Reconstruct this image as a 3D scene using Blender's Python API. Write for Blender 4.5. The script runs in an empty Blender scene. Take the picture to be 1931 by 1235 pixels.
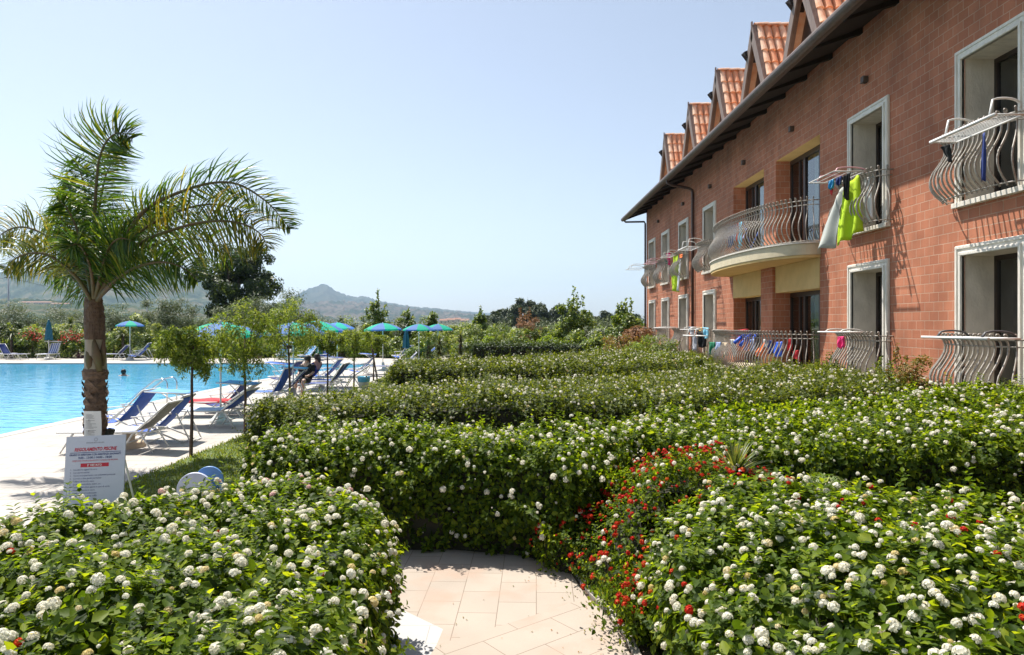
import bpy, bmesh, math, random
import numpy as np
from mathutils import Vector, Matrix
random.seed(7); RNG = np.random.default_rng(7)
S = bpy.context.scene
COL = S.collection
# ---------------------------------------------------------------- camera, sky, sun, exposure
HAZE = 0.95e-4
F = 1300.0; CX = 966.0; HY = 612.0; EYE = 2.2
cam_d = bpy.data.cameras.new('camera'); cam = bpy.data.objects.new('camera', cam_d); COL.objects.link(cam)
cam.location = (0, 0, EYE); cam.rotation_euler = (math.radians(90), 0, 0)
cam_d.sensor_width = 36; cam_d.lens = 36*F/1931
cam_d.shift_y = (HY-617.5)/1931; cam_d.shift_x = -(CX-965.5)/1931
cam_d.clip_start = 0.05; cam_d.clip_end = 40000
S.camera = cam
SUNV = Vector((-0.38, 0.41, 1.0)).normalized()
el = math.asin(SUNV.z); az = math.atan2(SUNV.x, SUNV.y)
W = bpy.data.worlds.new('World'); S.world = W; W.use_nodes = True
nt = W.node_tree; bg = nt.nodes['Background']
sky = nt.nodes.new('ShaderNodeTexSky'); sky.sky_type = 'NISHITA'; sky.sun_disc = False
sky.sun_elevation = el; sky.sun_rotation = az; sky.altitude = 0; sky.air_density = 1.0; sky.dust_density = 0.9; sky.ozone_density = 1.3
hs = nt.nodes.new('ShaderNodeHueSaturation'); hs.inputs['Saturation'].default_value = .66
nt.links.new(sky.outputs[0], hs.inputs['Color']); nt.links.new(hs.outputs[0], bg.inputs[0]); bg.inputs[1].default_value = 0.075
sl = bpy.data.lights.new('sun', 'SUN'); sl.energy = 4.3; sl.angle = math.radians(0.53); sl.color = (1, 0.95, 0.87)
so = bpy.data.objects.new('sun', sl); COL.objects.link(so); so.location = (-10, 15, 30)
so.rotation_euler = SUNV.to_track_quat('Z', 'Y').to_euler()
S.view_settings.view_transform = 'Standard'; S.view_settings.look = 'None'
S.view_settings.exposure = 1.1; S.view_settings.gamma = 1.0
S.cycles.max_bounces = 6; S.cycles.diffuse_bounces = 3; S.cycles.glossy_bounces = 3
S.cycles.transmission_bounces = 4; S.cycles.transparent_max_bounces = 6; S.cycles.volume_bounces = 0
S.cycles.use_adaptive_sampling = True; S.cycles.adaptive_threshold = 0.02

# ---------------------------------------------------------------- helpers
def px(x, y, Y):            # photo pixel at depth Y -> world point
    return Vector(((x-CX)*Y/F, Y, EYE+(HY-y)*Y/F))
def gp(x, y, z=0.0):        # photo pixel on the level z
    Y = F*(EYE-z)/(y-HY); return Vector(((x-CX)*Y/F, Y, z))
def tag(o, label=None, cat=None, group=None, kind=None):
    if label: o['label'] = label
    if cat: o['category'] = cat
    if group: o['group'] = group
    if kind: o['kind'] = kind
    return o
def thing(name, label, cat, loc=(0, 0, 0), rz=0, group=None):
    o = bpy.data.objects.new(name, None); COL.objects.link(o); o.empty_display_size = .2
    o.location = loc; o.rotation_euler = (0, 0, rz); return tag(o, label, cat, group)
def link(name, me, parent=None):
    o = bpy.data.objects.new(name, me); COL.objects.link(o)
    if parent is not None: o.parent = parent
    return o
def kids(o): return [c for c in bpy.data.objects if c.parent == o]
def copy_tree(o, kmap, parent=None):
    c = o.copy(); COL.objects.link(c); c.parent = parent
    for k in kmap.get(o.name, []): copy_tree(k, kmap, c)
    return c
def kmap_of(o, m=None):
    if m is None: m = {}
    ks = kids(o); m[o.name] = ks
    for k in ks: kmap_of(k, m)
    return m
def sm01(t): t = np.clip(t, 0, 1); return t*t*(3-2*t)
def vnoise(x, y, s=0):      # cheap smooth noise in [-1,1]
    x = np.asarray(x, float); y = np.asarray(y, float)
    v = np.sin(1.7*x+2.3*y+s)+np.sin(3.1*x-1.9*y+1.3*s+1)+.7*np.sin(-4.3*x+5.1*y+2.1*s)+.6*np.sin(7.7*x+6.3*y+.7*s)+.4*np.sin(13.1*x-11.7*y+s)
    return v/3.0

class MB:
    def __init__(s): s.v = []; s.f = []; s.m = []; s.cur = 0
    def add(s, vs, fs):
        b = len(s.v); s.v += [tuple(p) for p in vs]
        for f in fs: s.f.append(tuple(i+b for i in f)); s.m.append(s.cur)
        return s
    def box(s, x0, y0, z0, x1, y1, z1):
        vs = [(x0,y0,z0),(x1,y0,z0),(x1,y1,z0),(x0,y1,z0),(x0,y0,z1),(x1,y0,z1),(x1,y1,z1),(x0,y1,z1)]
        return s.add(vs, [(0,3,2,1),(4,5,6,7),(0,1,5,4),(1,2,6,5),(2,3,7,6),(3,0,4,7)])
    def quad(s, a, b, c, d): return s.add([a,b,c,d], [(0,1,2,3)])
    def tube(s, pts, r, n=6, caps=True, flat=1.0):
        pts = [Vector(p) for p in pts]; N = len(pts)
        rr = r if isinstance(r, (list, tuple)) else [r]*N
        vs = []; up = None
        for i, p in enumerate(pts):
            t = (pts[min(i+1, N-1)]-pts[max(i-1, 0)]); t = t.normalized() if t.length > 1e-9 else Vector((0,0,1))
            if up is None: up = Vector((0,0,1)) if abs(t.z) < .9 else Vector((0,1,0))
            a = t.cross(up); a = a.normalized() if a.length > 1e-6 else Vector((1,0,0))
            b = a.cross(t).normalized(); up = b
            for k in range(n):
                an = 2*math.pi*(k+.5)/n; vs.append(p+(a*math.cos(an)+b*math.sin(an)*flat)*rr[i])
        fs = []
        for i in range(N-1):
            for k in range(n):
                k2 = (k+1) % n; fs.append((i*n+k, i*n+k2, (i+1)*n+k2, (i+1)*n+k))
        if caps: fs.append(tuple(range(n-1, -1, -1))); fs.append(tuple((N-1)*n+k for k in range(n)))
        return s.add(vs, fs)
    def lathe(s, prof, c=(0,0,0), n=16):
        vs = []; fs = []
        for r, z in prof:
            for k in range(n):
                a = 2*math.pi*k/n; vs.append((c[0]+r*math.cos(a), c[1]+r*math.sin(a), c[2]+z))
        for i in range(len(prof)-1):
            for k in range(n):
                k2 = (k+1) % n; fs.append((i*n+k, i*n+k2, (i+1)*n+k2, (i+1)*n+k))
        return s.add(vs, fs)
    def ball(s, c, r, n=8, sz=1.0, sx=1.0):
        m = n//2
        prof = [(max(1e-4, r*math.sin(math.pi*i/m)), -r*sz*math.cos(math.pi*i/m)) for i in range(m+1)]
        return s.lathe(prof, c, n)
    def prism(s, poly, z0, z1):
        n = len(poly); vs = [(x,y,z0) for x,y in poly]+[(x,y,z1) for x,y in poly]
        fs = [tuple(range(n-1,-1,-1)), tuple(range(n,2*n))]+[(i,(i+1)%n,n+(i+1)%n,n+i) for i in range(n)]
        return s.add(vs, fs)
    def grid(s, fn, nu, nv):
        vs = [fn(i/nu, j/nv) for j in range(nv+1) for i in range(nu+1)]
        fs = [(j*(nu+1)+i, j*(nu+1)+i+1, (j+1)*(nu+1)+i+1, (j+1)*(nu+1)+i) for j in range(nv) for i in range(nu)]
        return s.add(vs, fs)
    def build(s, name, mats, parent=None, smooth=False, bevel=0, solid=0):
        me = bpy.data.meshes.new(name); me.from_pydata(s.v, [], s.f)
        if not isinstance(mats, (list, tuple)): mats = [mats]
        for m in mats: me.materials.append(m)
        me.polygons.foreach_set('material_index', s.m)
        if smooth: me.polygons.foreach_set('use_smooth', [True]*len(s.f))
        me.update()
        o = link(name, me, parent)
        if solid:
            md = o.modifiers.new('solid', 'SOLIDIFY'); md.thickness = solid; md.offset = 0
        if bevel:
            md = o.modifiers.new('bevel', 'BEVEL'); md.width = bevel; md.segments = 2; md.limit_method = 'ANGLE'
        return o

def arr_mesh(name, V, Fc, mats, rnd=None, midx=None):
    """V nx3, Fc mx3 triangles"""
    me = bpy.data.meshes.new(name)
    V = np.ascontiguousarray(V, dtype=np.float32); Fc = np.ascontiguousarray(Fc, dtype=np.int32)
    me.vertices.add(len(V)); me.vertices.foreach_set('co', V.ravel())
    me.loops.add(Fc.size); me.loops.foreach_set('vertex_index', Fc.ravel())
    me.polygons.add(len(Fc)); me.polygons.foreach_set('loop_start', np.arange(0, Fc.size, 3, dtype=np.int32))
    me.polygons.foreach_set('loop_total', np.full(len(Fc), 3, dtype=np.int32))
    for m in (mats if isinstance(mats, (list, tuple)) else [mats]): me.materials.append(m)
    if midx is not None: me.polygons.foreach_set('material_index', np.ascontiguousarray(midx, dtype=np.int32))
    if rnd is not None:
        a = me.attributes.new('rnd', 'FLOAT', 'POINT'); a.data.foreach_set('value', np.ascontiguousarray(rnd, dtype=np.float32))
    me.update(calc_edges=True)
    return me
def inst(T, TF, P, A, B, C, Sx, Sy=None, Sz=None):
    """place template T (k x3), faces TF at P with axes A,B,C and scales"""
    Sy = Sx if Sy is None else Sy; Sz = Sx if Sz is None else Sz
    N = len(P)
    V = P[:,None,:] + T[None,:,0,None]*A[:,None,:]*Sx[:,None,None] + T[None,:,1,None]*B[:,None,:]*Sy[:,None,None] + T[None,:,2,None]*C[:,None,:]*Sz[:,None,None]
    Fc = TF[None,:,:] + (np.arange(N)*len(T))[:,None,None]
    return V.reshape(-1,3), Fc.reshape(-1,3)
def nrm(v): return v/np.maximum(np.linalg.norm(v, axis=-1, keepdims=True), 1e-9)
def frames(N, spin=None):
    """orthonormal axes with C = N, A perpendicular in a random direction"""
    R = RNG.normal(size=N.shape) if spin is None else spin
    A = nrm(R-(R*N).sum(1, keepdims=True)*N); B = np.cross(N, A); return A, B, N
LEAF7 = np.array([(0,0,0),(.33,.5,.05),(.33,-.5,.05),(.72,.34,-.02),(.72,-.34,-.02),(.42,0,-.07),(1,0,-.2)], float)
LEAF7F = np.array([(0,5,1),(0,2,5),(1,5,3),(5,6,3),(5,2,4),(5,4,6)])
LEAF4 = np.array([(0,0,0),(.45,.5,.08),(.45,-.5,.08),(1,0,-.08)], float)
LEAF4F = np.array([(0,2,3),(0,3,1)])
def leaves(P, N, L, wr=.6, near=False, hang=0.3, A=None):
    n = len(P); N = nrm(N)
    spin = RNG.normal(size=(n,3)); spin[:,2] -= hang
    if A is None: A, B, C = frames(N, spin)
    else:
        A = nrm(A); B = nrm(np.cross(N, A)); C = np.cross(A, B)
    T, TF = (LEAF7, LEAF7F) if near else (LEAF4, LEAF4F)
    Ls = L*RNG.uniform(.6, 1.25, n)
    V, Fc = inst(T, TF, P, A, B, C, Ls, Ls*wr, Ls)
    r = np.repeat(RNG.random(n), len(T))
    return V, Fc, r
def cat(parts):
    Vs, Fs, Rs = [], [], []; b = 0
    for V, Fc, r in parts:
        Vs.append(V); Fs.append(Fc+b); Rs.append(r); b += len(V)
    return np.concatenate(Vs), np.concatenate(Fs), np.concatenate(Rs)

# ---------------------------------------------------------------- materials
def newmat(name):
    m = bpy.data.materials.new(name); m.use_nodes = True; m.node_tree.nodes.clear()
    return m, m.node_tree
def N_(nt, t, **kw):
    n = nt.nodes.new(t)
    for k, v in kw.items():
        if k.startswith('i_'): n.inputs[k[2:].replace('_', ' ')].default_value = v
        else: setattr(n, k, v)
    return n
def rgba(c): return (c[0], c[1], c[2], 1)
def ramp(nt, stops):
    r = nt.nodes.new('ShaderNodeValToRGB'); e = r.color_ramp.elements
    while len(e) < len(stops): e.new(.5)
    for el_, (p, c) in zip(e, stops): el_.position = p; el_.color = rgba(c)
    return r
def pmat(name, c, rough=.5, metal=0, spec=.5, c2=None, scale=8, bump=0, bscale=60, detail=4, coat=0, stretch=None):
    m, t = newmat(name); L = t.links
    out = N_(t, 'ShaderNodeOutputMaterial'); b = N_(t, 'ShaderNodeBsdfPrincipled'); L.new(b.outputs[0], out.inputs[0])
    b.inputs['Base Color'].default_value = rgba(c); b.inputs['Roughness'].default_value = rough
    b.inputs['Metallic'].default_value = metal; b.inputs['Specular IOR Level'].default_value = spec
    b.inputs['Coat Weight'].default_value = coat
    tc = N_(t, 'ShaderNodeTexCoord'); src = tc.outputs['Object']
    if stretch:
        mp = N_(t, 'ShaderNodeMapping'); mp.inputs['Scale'].default_value = stretch; L.new(src, mp.inputs[0]); src = mp.outputs[0]
    if c2 is not None:
        n = N_(t, 'ShaderNodeTexNoise'); n.inputs['Scale'].default_value = scale; n.inputs['Detail'].default_value = detail
        L.new(src, n.inputs['Vector']); r = ramp(t, [(.35, c), (.68, c2)]); L.new(n.outputs['Fac'], r.inputs[0]); L.new(r.outputs[0], b.inputs['Base Color'])
    if bump:
        n2 = N_(t, 'ShaderNodeTexNoise'); n2.inputs['Scale'].default_value = bscale; n2.inputs['Detail'].default_value = 4
        L.new(src, n2.inputs['Vector']); bp = N_(t, 'ShaderNodeBump'); bp.inputs['Strength'].default_value = bump; bp.inputs['Distance'].default_value = .02
        L.new(n2.outputs['Fac'], bp.inputs['Height']); L.new(bp.outputs[0], b.inputs['Normal'])
    return m
def leafmat(name, stops, tr=.45, rough=.45, trc=None, spec=.35):
    m, t = newmat(name); L = t.links
    out = N_(t, 'ShaderNodeOutputMaterial'); at = N_(t, 'ShaderNodeAttribute', attribute_name='rnd')
    r = ramp(t, stops); L.new(at.outputs['Fac'], r.inputs[0])
    b = N_(t, 'ShaderNodeBsdfPrincipled'); b.inputs['Roughness'].default_value = rough; b.inputs['Specular IOR Level'].default_value = spec
    L.new(r.outputs[0], b.inputs['Base Color'])
    if tr:
        tl = N_(t, 'ShaderNodeBsdfTranslucent'); mixc = N_(t, 'ShaderNodeMix', data_type='RGBA', blend_type='MULTIPLY')
        mixc.inputs[0].default_value = 1; L.new(r.outputs[0], mixc.inputs[6]); mixc.inputs[7].default_value = rgba(trc or (2.2, 1.9, .7))
        L.new(mixc.outputs[2], tl.inputs[0])
        mx = N_(t, 'ShaderNodeMixShader'); mx.inputs[0].default_value = tr
        L.new(b.outputs[0], mx.inputs[1]); L.new(tl.outputs[0], mx.inputs[2]); L.new(mx.outputs[0], out.inputs[0])
    else: L.new(b.outputs[0], out.inputs[0])
    return m
def brickmat(name, c1, c2, mortar, bw, rh, ms, plane, offset=.5, rough=.8, bump=.5, rot=0, noise=None, squash=1.0, ms_smooth=.1, mottle=.25):
    m, t = newmat(name); L = t.links
    out = N_(t, 'ShaderNodeOutputMaterial'); b = N_(t, 'ShaderNodeBsdfPrincipled'); L.new(b.outputs[0], out.inputs[0])
    b.inputs['Roughness'].default_value = rough; b.inputs['Specular IOR Level'].default_value = .3
    tc = N_(t, 'ShaderNodeTexCoord'); sp = N_(t, 'ShaderNodeSeparateXYZ'); L.new(tc.outputs['Object'], sp.inputs[0])
    cb = N_(t, 'ShaderNodeCombineXYZ')
    if plane == 'auto':      # walls: horizontal run from x+y, height from z
        ad = N_(t, 'ShaderNodeMath', operation='ADD'); L.new(sp.outputs[0], ad.inputs[0]); L.new(sp.outputs[1], ad.inputs[1])
        L.new(ad.outputs[0], cb.inputs[0]); L.new(sp.outputs[2], cb.inputs[1])
    else:
        L.new(sp.outputs[0], cb.inputs[0]); L.new(sp.outputs[1], cb.inputs[1])
    mp = N_(t, 'ShaderNodeMapping'); mp.inputs['Rotation'].default_value = (0, 0, rot); L.new(cb.outputs[0], mp.inputs[0])
    br = N_(t, 'ShaderNodeTexBrick'); br.offset = offset; L.new(mp.outputs[0], br.inputs['Vector'])
    br.inputs['Scale'].default_value = 1; br.inputs['Brick Width'].default_value = bw; br.inputs['Row Height'].default_value = rh
    br.inputs['Mortar Size'].default_value = ms; br.inputs['Mortar Smooth'].default_value = ms_smooth
    br.inputs['Color1'].default_value = rgba(c1); br.inputs['Color2'].default_value = rgba(c2); br.inputs['Mortar'].default_value = rgba(mortar)
    n = N_(t, 'ShaderNodeTexNoise'); n.inputs['Scale'].default_value = 1.3; n.inputs['Detail'].default_value = 8; L.new(tc.outputs['Object'], n.inputs['Vector'])
    r = ramp(t, [(.3, (1-mottle,)*3), (.7, (1+mottle*.4,)*3)]); L.new(n.outputs['Fac'], r.inputs[0])
    mx = N_(t, 'ShaderNodeMix', data_type='RGBA', blend_type='MULTIPLY'); mx.inputs[0].default_value = 1
    L.new(br.outputs['Color'], mx.inputs[6]); L.new(r.outputs[0], mx.inputs[7]); col = mx.outputs[2]
    if noise:
        n3 = N_(t, 'ShaderNodeTexNoise'); n3.inputs['Scale'].default_value = noise[1]; n3.inputs['Detail'].default_value = 6; L.new(tc.outputs['Object'], n3.inputs['Vector'])
        r3 = ramp(t, [(.5, (0,0,0)), (.72, (1,1,1))]); L.new(n3.outputs['Fac'], r3.inputs[0])
        m3 = N_(t, 'ShaderNodeMix', data_type='RGBA'); L.new(r3.outputs[0], m3.inputs[0]); L.new(col, m3.inputs[6]); m3.inputs[7].default_value = rgba(noise[0]); col = m3.outputs[2]
    if plane == 'auto':      # rain streaks and patches
        ms_ = N_(t, 'ShaderNodeMapping'); ms_.inputs['Scale'].default_value = (2.2, 2.2, .22); L.new(tc.outputs['Object'], ms_.inputs[0])
        n4 = N_(t, 'ShaderNodeTexNoise'); n4.inputs['Scale'].default_value = 1.6; n4.inputs['Detail'].default_value = 7; L.new(ms_.outputs[0], n4.inputs['Vector'])
        r4 = ramp(t, [(.36, (.90,.89,.90)), (.60, (1.03,1.02,1.02))]); L.new(n4.outputs['Fac'], r4.inputs[0])
        m4 = N_(t, 'ShaderNodeMix', data_type='RGBA', blend_type='MULTIPLY'); m4.inputs[0].default_value = 1; L.new(col, m4.inputs[6]); L.new(r4.outputs[0], m4.inputs[7]); col = m4.outputs[2]
    L.new(col, b.inputs['Base Color'])
    if bump:
        n2 = N_(t, 'ShaderNodeTexNoise'); n2.inputs['Scale'].default_value = 45; L.new(tc.outputs['Object'], n2.inputs['Vector'])
        ma = N_(t, 'ShaderNodeMath', operation='MULTIPLY_ADD'); L.new(br.outputs['Fac'], ma.inputs[0]); ma.inputs[1].default_value = -1
        mm = N_(t, 'ShaderNodeMath', operation='MULTIPLY'); mm.inputs[1].default_value = .35; L.new(n2.outputs['Fac'], mm.inputs[0]); L.new(mm.outputs[0], ma.inputs[2])
        bp = N_(t, 'ShaderNodeBump'); bp.inputs['Strength'].default_value = bump; bp.inputs['Distance'].default_value = .012
        L.new(ma.outputs[0], bp.inputs['Height']); L.new(bp.outputs[0], b.inputs['Normal'])
    return m
M = {}
M['brick'] = brickmat('brick', (.50,.195,.106), (.42,.152,.080), (.53,.345,.24), .26, .162, .006, 'auto', bump=.8, mottle=.28)
M['deck'] = brickmat('deck_paving', (.43,.395,.355), (.415,.38,.34), (.27,.24,.21), .62, .31, .009, 'xy', bump=.15, rough=.7, mottle=.2)
M['path'] = brickmat('path_stone', (.38,.325,.27), (.36,.305,.252), (.19,.145,.11), .42, .30, .003, 'xy', bump=.25, rot=math.radians(92), rough=.75, noise=((.36,.26,.20), 2.2), mottle=.12)
M['path_diag'] = brickmat('path_stone_diagonal', (.385,.325,.27), (.365,.305,.25), (.19,.145,.11), .62, .30, .003, 'xy', bump=.25, rot=math.radians(-38), rough=.75, noise=((.36,.26,.20), 1.8), mottle=.12)
M['white_slab'] = brickmat('white_slab', (.42,.41,.40), (.41,.40,.385), (.3,.28,.26), .6, .28, .003, 'xy', bump=.1, mottle=.05)
M['kerb'] = pmat('kerb_stone', (.40,.36,.31), .8, c2=(.33,.29,.25), bump=.2)
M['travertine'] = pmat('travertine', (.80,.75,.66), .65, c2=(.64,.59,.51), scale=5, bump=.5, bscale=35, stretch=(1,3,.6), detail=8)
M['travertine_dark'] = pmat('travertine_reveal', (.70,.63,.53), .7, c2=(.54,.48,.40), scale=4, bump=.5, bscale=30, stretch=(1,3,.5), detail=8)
M['render_yellow'] = pmat('yellow_render', (.66,.46,.19), .85, c2=(.58,.40,.16), scale=3, bump=.15)
M['render_cream'] = pmat('cream_render', (.62,.53,.36), .85, c2=(.52,.45,.31), scale=5, bump=.2)
M['soffit'] = pmat('dark_wood', (.016,.010,.008), .85, c2=(.011,.007,.006), scale=10, stretch=(1,8,1))
M['gutter'] = pmat('weathered_brown_metal', (.115,.085,.07), .5, c2=(.085,.06,.05), scale=9, bump=.1, spec=.4)
M['pipe'] = pmat('brown_pipe', (.06,.03,.025), .4)
M['board'] = pmat('grey_brown_board', (.17,.125,.105), .65, c2=(.12,.085,.07), scale=12, stretch=(1,1,.3))
M['tile'] = pmat('terracotta_tile', (.64,.34,.20), .8, c2=(.72,.50,.36), scale=5, bump=.2, detail=6)
M['tile2'] = pmat('terracotta_tile_orange', (.64,.28,.14), .8, c2=(.56,.25,.14), scale=7, bump=.2, detail=6)
M['wood_panel'] = pmat('orange_brown_wood', (.16,.065,.03), .6, c2=(.10,.045,.02), scale=14, stretch=(1,8,1))
M['frame_dark'] = pmat('dark_window_frame', (.035,.022,.017), .35)
M['iron'] = pmat('painted_iron', (.42,.39,.345), .45, c2=(.29,.245,.20), scale=25, spec=.5)
M['white'] = pmat('white_paint', (.72,.71,.68), .4)
M['offwhite'] = pmat('off_white_plastic', (.6,.58,.54), .45)
M['pink'] = pmat('pink_plastic', (.62,.33,.36), .4)
M['grey'] = pmat('grey_metal', (.42,.43,.44), .35, metal=.6)
M['darkgrey'] = pmat('dark_grey', (.08,.08,.085), .5)
M['steel'] = pmat('stainless_steel', (.6,.62,.64), .18, metal=1)
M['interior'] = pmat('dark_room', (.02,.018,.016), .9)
M['curtain'] = pmat('curtain', (.30,.34,.29), .85, c2=(.24,.28,.24), scale=6, stretch=(1,6,.2))
M['soil'] = pmat('soil', (.11,.075,.05), .95, c2=(.07,.05,.035), scale=6, bump=.4)
M['blue'] = pmat('blue_canvas', (.022,.10,.46), .75, c2=(.018,.08,.38), scale=12)
M['blue_bright'] = pmat('bright_blue_canvas', (.03,.30,.58), .7)
M['blue_mid'] = pmat('mid_blue_canvas', (.09,.28,.56), .75, c2=(.08,.25,.50), scale=14)
M['navy'] = pmat('navy_canvas', (.015,.035,.17), .8)
M['red'] = pmat('red_towel', (.55,.025,.035), .9, bump=.4)
M['teal_dark'] = pmat('dark_teal_canvas', (.01,.10,.15), .75)
M['green_dark'] = pmat('dark_green_canvas', (.01,.12,.08), .75)
M['turq'] = pmat('turquoise_canvas', (.0,.42,.27), .75)
M['periwinkle'] = pmat('periwinkle_canvas', (.08,.19,.47), .75)
M['cream'] = pmat('cream_stone', (.60,.47,.33), .8)
M['black'] = pmat('black_cloth', (.012,.012,.014), .9)
M['skin'] = pmat('skin', (.42,.24,.17), .55)
M['hair'] = pmat('dark_hair', (.015,.01,.008), .6)
M['bark'] = pmat('bark', (.12,.085,.06), .9, c2=(.06,.042,.03), scale=14, bump=.6, stretch=(1,1,.3))
M['sapling_bark'] = pmat('sapling_bark', (.10,.065,.045), .85, c2=(.06,.04,.03), scale=20)
M['palmbark'] = pmat('palm_bark', (.22,.14,.09), .9, c2=(.10,.065,.045), scale=7, bump=1.0, bscale=22, stretch=(1,1,2.2), detail=8)
M['palmfibre'] = pmat('palm_fibre', (.15,.095,.06), .95, c2=(.085,.052,.035), scale=22, bump=1.0, bscale=60, stretch=(1,1,.25), detail=8)
M['palmshaft'] = pmat('palm_leaf_base', (.34,.27,.21), .7, c2=(.20,.19,.08), scale=5, stretch=(2,2,.3))
M['petiole'] = pmat('palm_petiole', (.10,.095,.03), .7, c2=(.12,.06,.03), scale=6, stretch=(1,1,.5))
G = [(0,(.022,.044,.007)),(.45,(.066,.115,.010)),(.8,(.14,.20,.014)),(1,(.24,.29,.025))]
M['lantana'] = leafmat('lantana_leaf', G, .52, .55, (2.3,2.1,.55), .2)
M['lantana_far'] = leafmat('lantana_leaf_dense', [(0,(.018,.034,.007)),(.5,(.062,.096,.011)),(1,(.18,.215,.025))], .45, .55, None, .25)
M['core'] = pmat('hedge_shade_core', (.018,.022,.010), .95, c2=(.035,.028,.018), scale=12)  # dark hedge filling, inner shade put into the colour
M['lawn'] = leafmat('lawn_grass', [(0,(.08,.13,.015)),(.6,(.14,.19,.025)),(1,(.22,.23,.06))], .4, .5)
M['lawnbase'] = pmat('lawn_ground', (.07,.11,.02), .95, c2=(.11,.14,.03), scale=9)
M['flower'] = leafmat('white_floret', [(0,(.85,.83,.74)),(.62,(.84,.80,.68)),(.75,(.80,.66,.34)),(.88,(.55,.45,.14)),(1,(.75,.5,.15))], .4, .6, (1,1,.92), .1)
M['flower_pink'] = leafmat('pink_floret', [(0,(.75,.42,.42)),(.8,(.8,.62,.5)),(1,(.75,.5,.15))], .25, .6, (1,1,1), .2)
M['flower_red'] = leafmat('red_floret', [(0,(.50,.008,.008)),(.45,(.55,.03,.01)),(.62,(.62,.10,.015)),(1,(.75,.2,.03))], .25, .6, (1,1,1), .2)
M['stem'] = pmat('green_stem', (.09,.12,.03), .6)
M['palmleaf'] = leafmat('palm_leaflet', [(0,(.024,.060,.012)),(.6,(.055,.115,.018)),(.88,(.13,.18,.025)),(1,(.25,.23,.04))], .42, .38, (2.0,1.8,.6))
M['palmleaf_y'] = leafmat('yellowing_palm_leaflet', [(0,(.05,.085,.014)),(.5,(.12,.155,.022)),(1,(.29,.24,.045))], .38, .4, (1.8,1.5,.5))
M['sapleaf'] = leafmat('pepper_tree_leaf', [(0,(.05,.09,.014)),(.5,(.105,.165,.024)),(1,(.24,.29,.07))], .46, .45)
M['darkleaf'] = leafmat('dark_tree_leaf', [(0,(.014,.030,.009)),(.6,(.036,.066,.016)),(1,(.09,.13,.03))], .32, .5)
M['olive'] = leafmat('olive_leaf', [(0,(.07,.10,.045)),(.6,(.13,.16,.08)),(1,(.26,.29,.18))], .2, .5, (1.4,1.4,.9))
M['shrub'] = leafmat('shrub_leaf', [(0,(.045,.085,.012)),(.6,(.11,.175,.025)),(1,(.29,.34,.11))], .38, .4)
M['shrub_lime'] = leafmat('lime_shrub_leaf', [(0,(.07,.13,.015)),(.6,(.13,.21,.03)),(1,(.25,.32,.07))], .42, .5)
M['shrub_pale'] = leafmat('pale_shrub_leaf', [(0,(.08,.13,.035)),(.6,(.16,.22,.06)),(1,(.42,.46,.27))], .35, .4)
M['rust'] = leafmat('rusty_leaf', [(0,(.14,.08,.03)),(.5,(.24,.13,.06)),(1,(.34,.17,.10))], .35, .6, (1.3,1.2,.9))
M['orangegreen'] = leafmat('orange_green_leaf', [(0,(.10,.12,.02)),(.5,(.18,.15,.03)),(1,(.34,.15,.05))], .35, .5, (1.5,1.4,.8))
M['hib'] = leafmat('red_hibiscus', [(0,(.45,.03,.02)),(1,(.55,.10,.06))], .2, .6, (1,1,1))
M['bougain'] = leafmat('purple_groundcover', [(0,(.10,.05,.06)),(1,(.20,.10,.11))], .2, .6, (1,1,1))
M['pine'] = leafmat('pine_needles', [(0,(.028,.045,.022)),(.7,(.05,.075,.032)),(1,(.09,.12,.05))], .15, .6)
M['yucca'] = leafmat('yucca_blade', [(0,(.05,.085,.03)),(.6,(.11,.15,.04)),(1,(.25,.26,.09))], .3, .45)
M['paleblade'] = leafmat('striped_grass_blade', [(0,(.10,.17,.035)),(.5,(.17,.24,.06)),(1,(.45,.46,.28))], .35, .45, (1.5,1.5,.8))
# ================================================================ SETTING
def sheet(name, poly, z, mat, thick=0, kind='structure'):
    b = MB()
    if thick: b.prism(poly, z-thick, z)
    else: b.add([(x, y, z) for x, y in poly], [tuple(range(len(poly)))])
    o = b.build(name, mat); return tag(o, kind=kind)
# far ground: fan of rings so that it is fine near and coarse far
M['field'] = pmat('dry_green_field', (.09,.11,.045), .95, c2=(.17,.145,.08), scale=.02, detail=8)
b = MB(); b.grid(lambda u, v: (-9000+18000*u, -600+9600*v, -.12), 40, 24); tag(b.build('ground', M['field']), kind='structure')
sheet('garden_soil', [(-5.3,1.0),(7.28,1.0),(7.28,46),(-5.3,46)], -.012, M['soil'], .1)
sheet('lawn', [(-5.35,8.0),(-5.1,7.2),(-4.4,6.4),(-3.2,5.9),(-2.2,6.2),(-2.2,31),(-5.35,31)], .004, M['lawnbase'])
# pool: an outline with a shaped right bank; the deck is laid in strips round it
bank = [(-10.2,2),(-10.25,14),(-10.3,20),(-10.25,26),(-9.9,29),(-9.0,32.5),(-8.0,35.2),(-7.4,37.2),(-7.6,38.3),(-9,38.9),(-14,39.1),(-30,39.4),(-52,38.8)]
mw, t = newmat('pool_water'); L = t.links
out = N_(t,'ShaderNodeOutputMaterial'); pb = N_(t,'ShaderNodeBsdfPrincipled'); L.new(pb.outputs[0], out.inputs[0])
pb.inputs['Roughness'].default_value = .06; pb.inputs['IOR'].default_value = 1.33; pb.inputs['Specular IOR Level'].default_value = .35
tc = N_(t,'ShaderNodeTexCoord'); n1 = N_(t,'ShaderNodeTexNoise'); n1.inputs['Scale'].default_value = 2.2; n1.inputs['Detail'].default_value = 3
mp = N_(t,'ShaderNodeMapping'); mp.inputs['Scale'].default_value = (.5,1.1,1); L.new(tc.outputs['Object'], mp.inputs[0]); L.new(mp.outputs[0], n1.inputs['Vector'])
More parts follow.
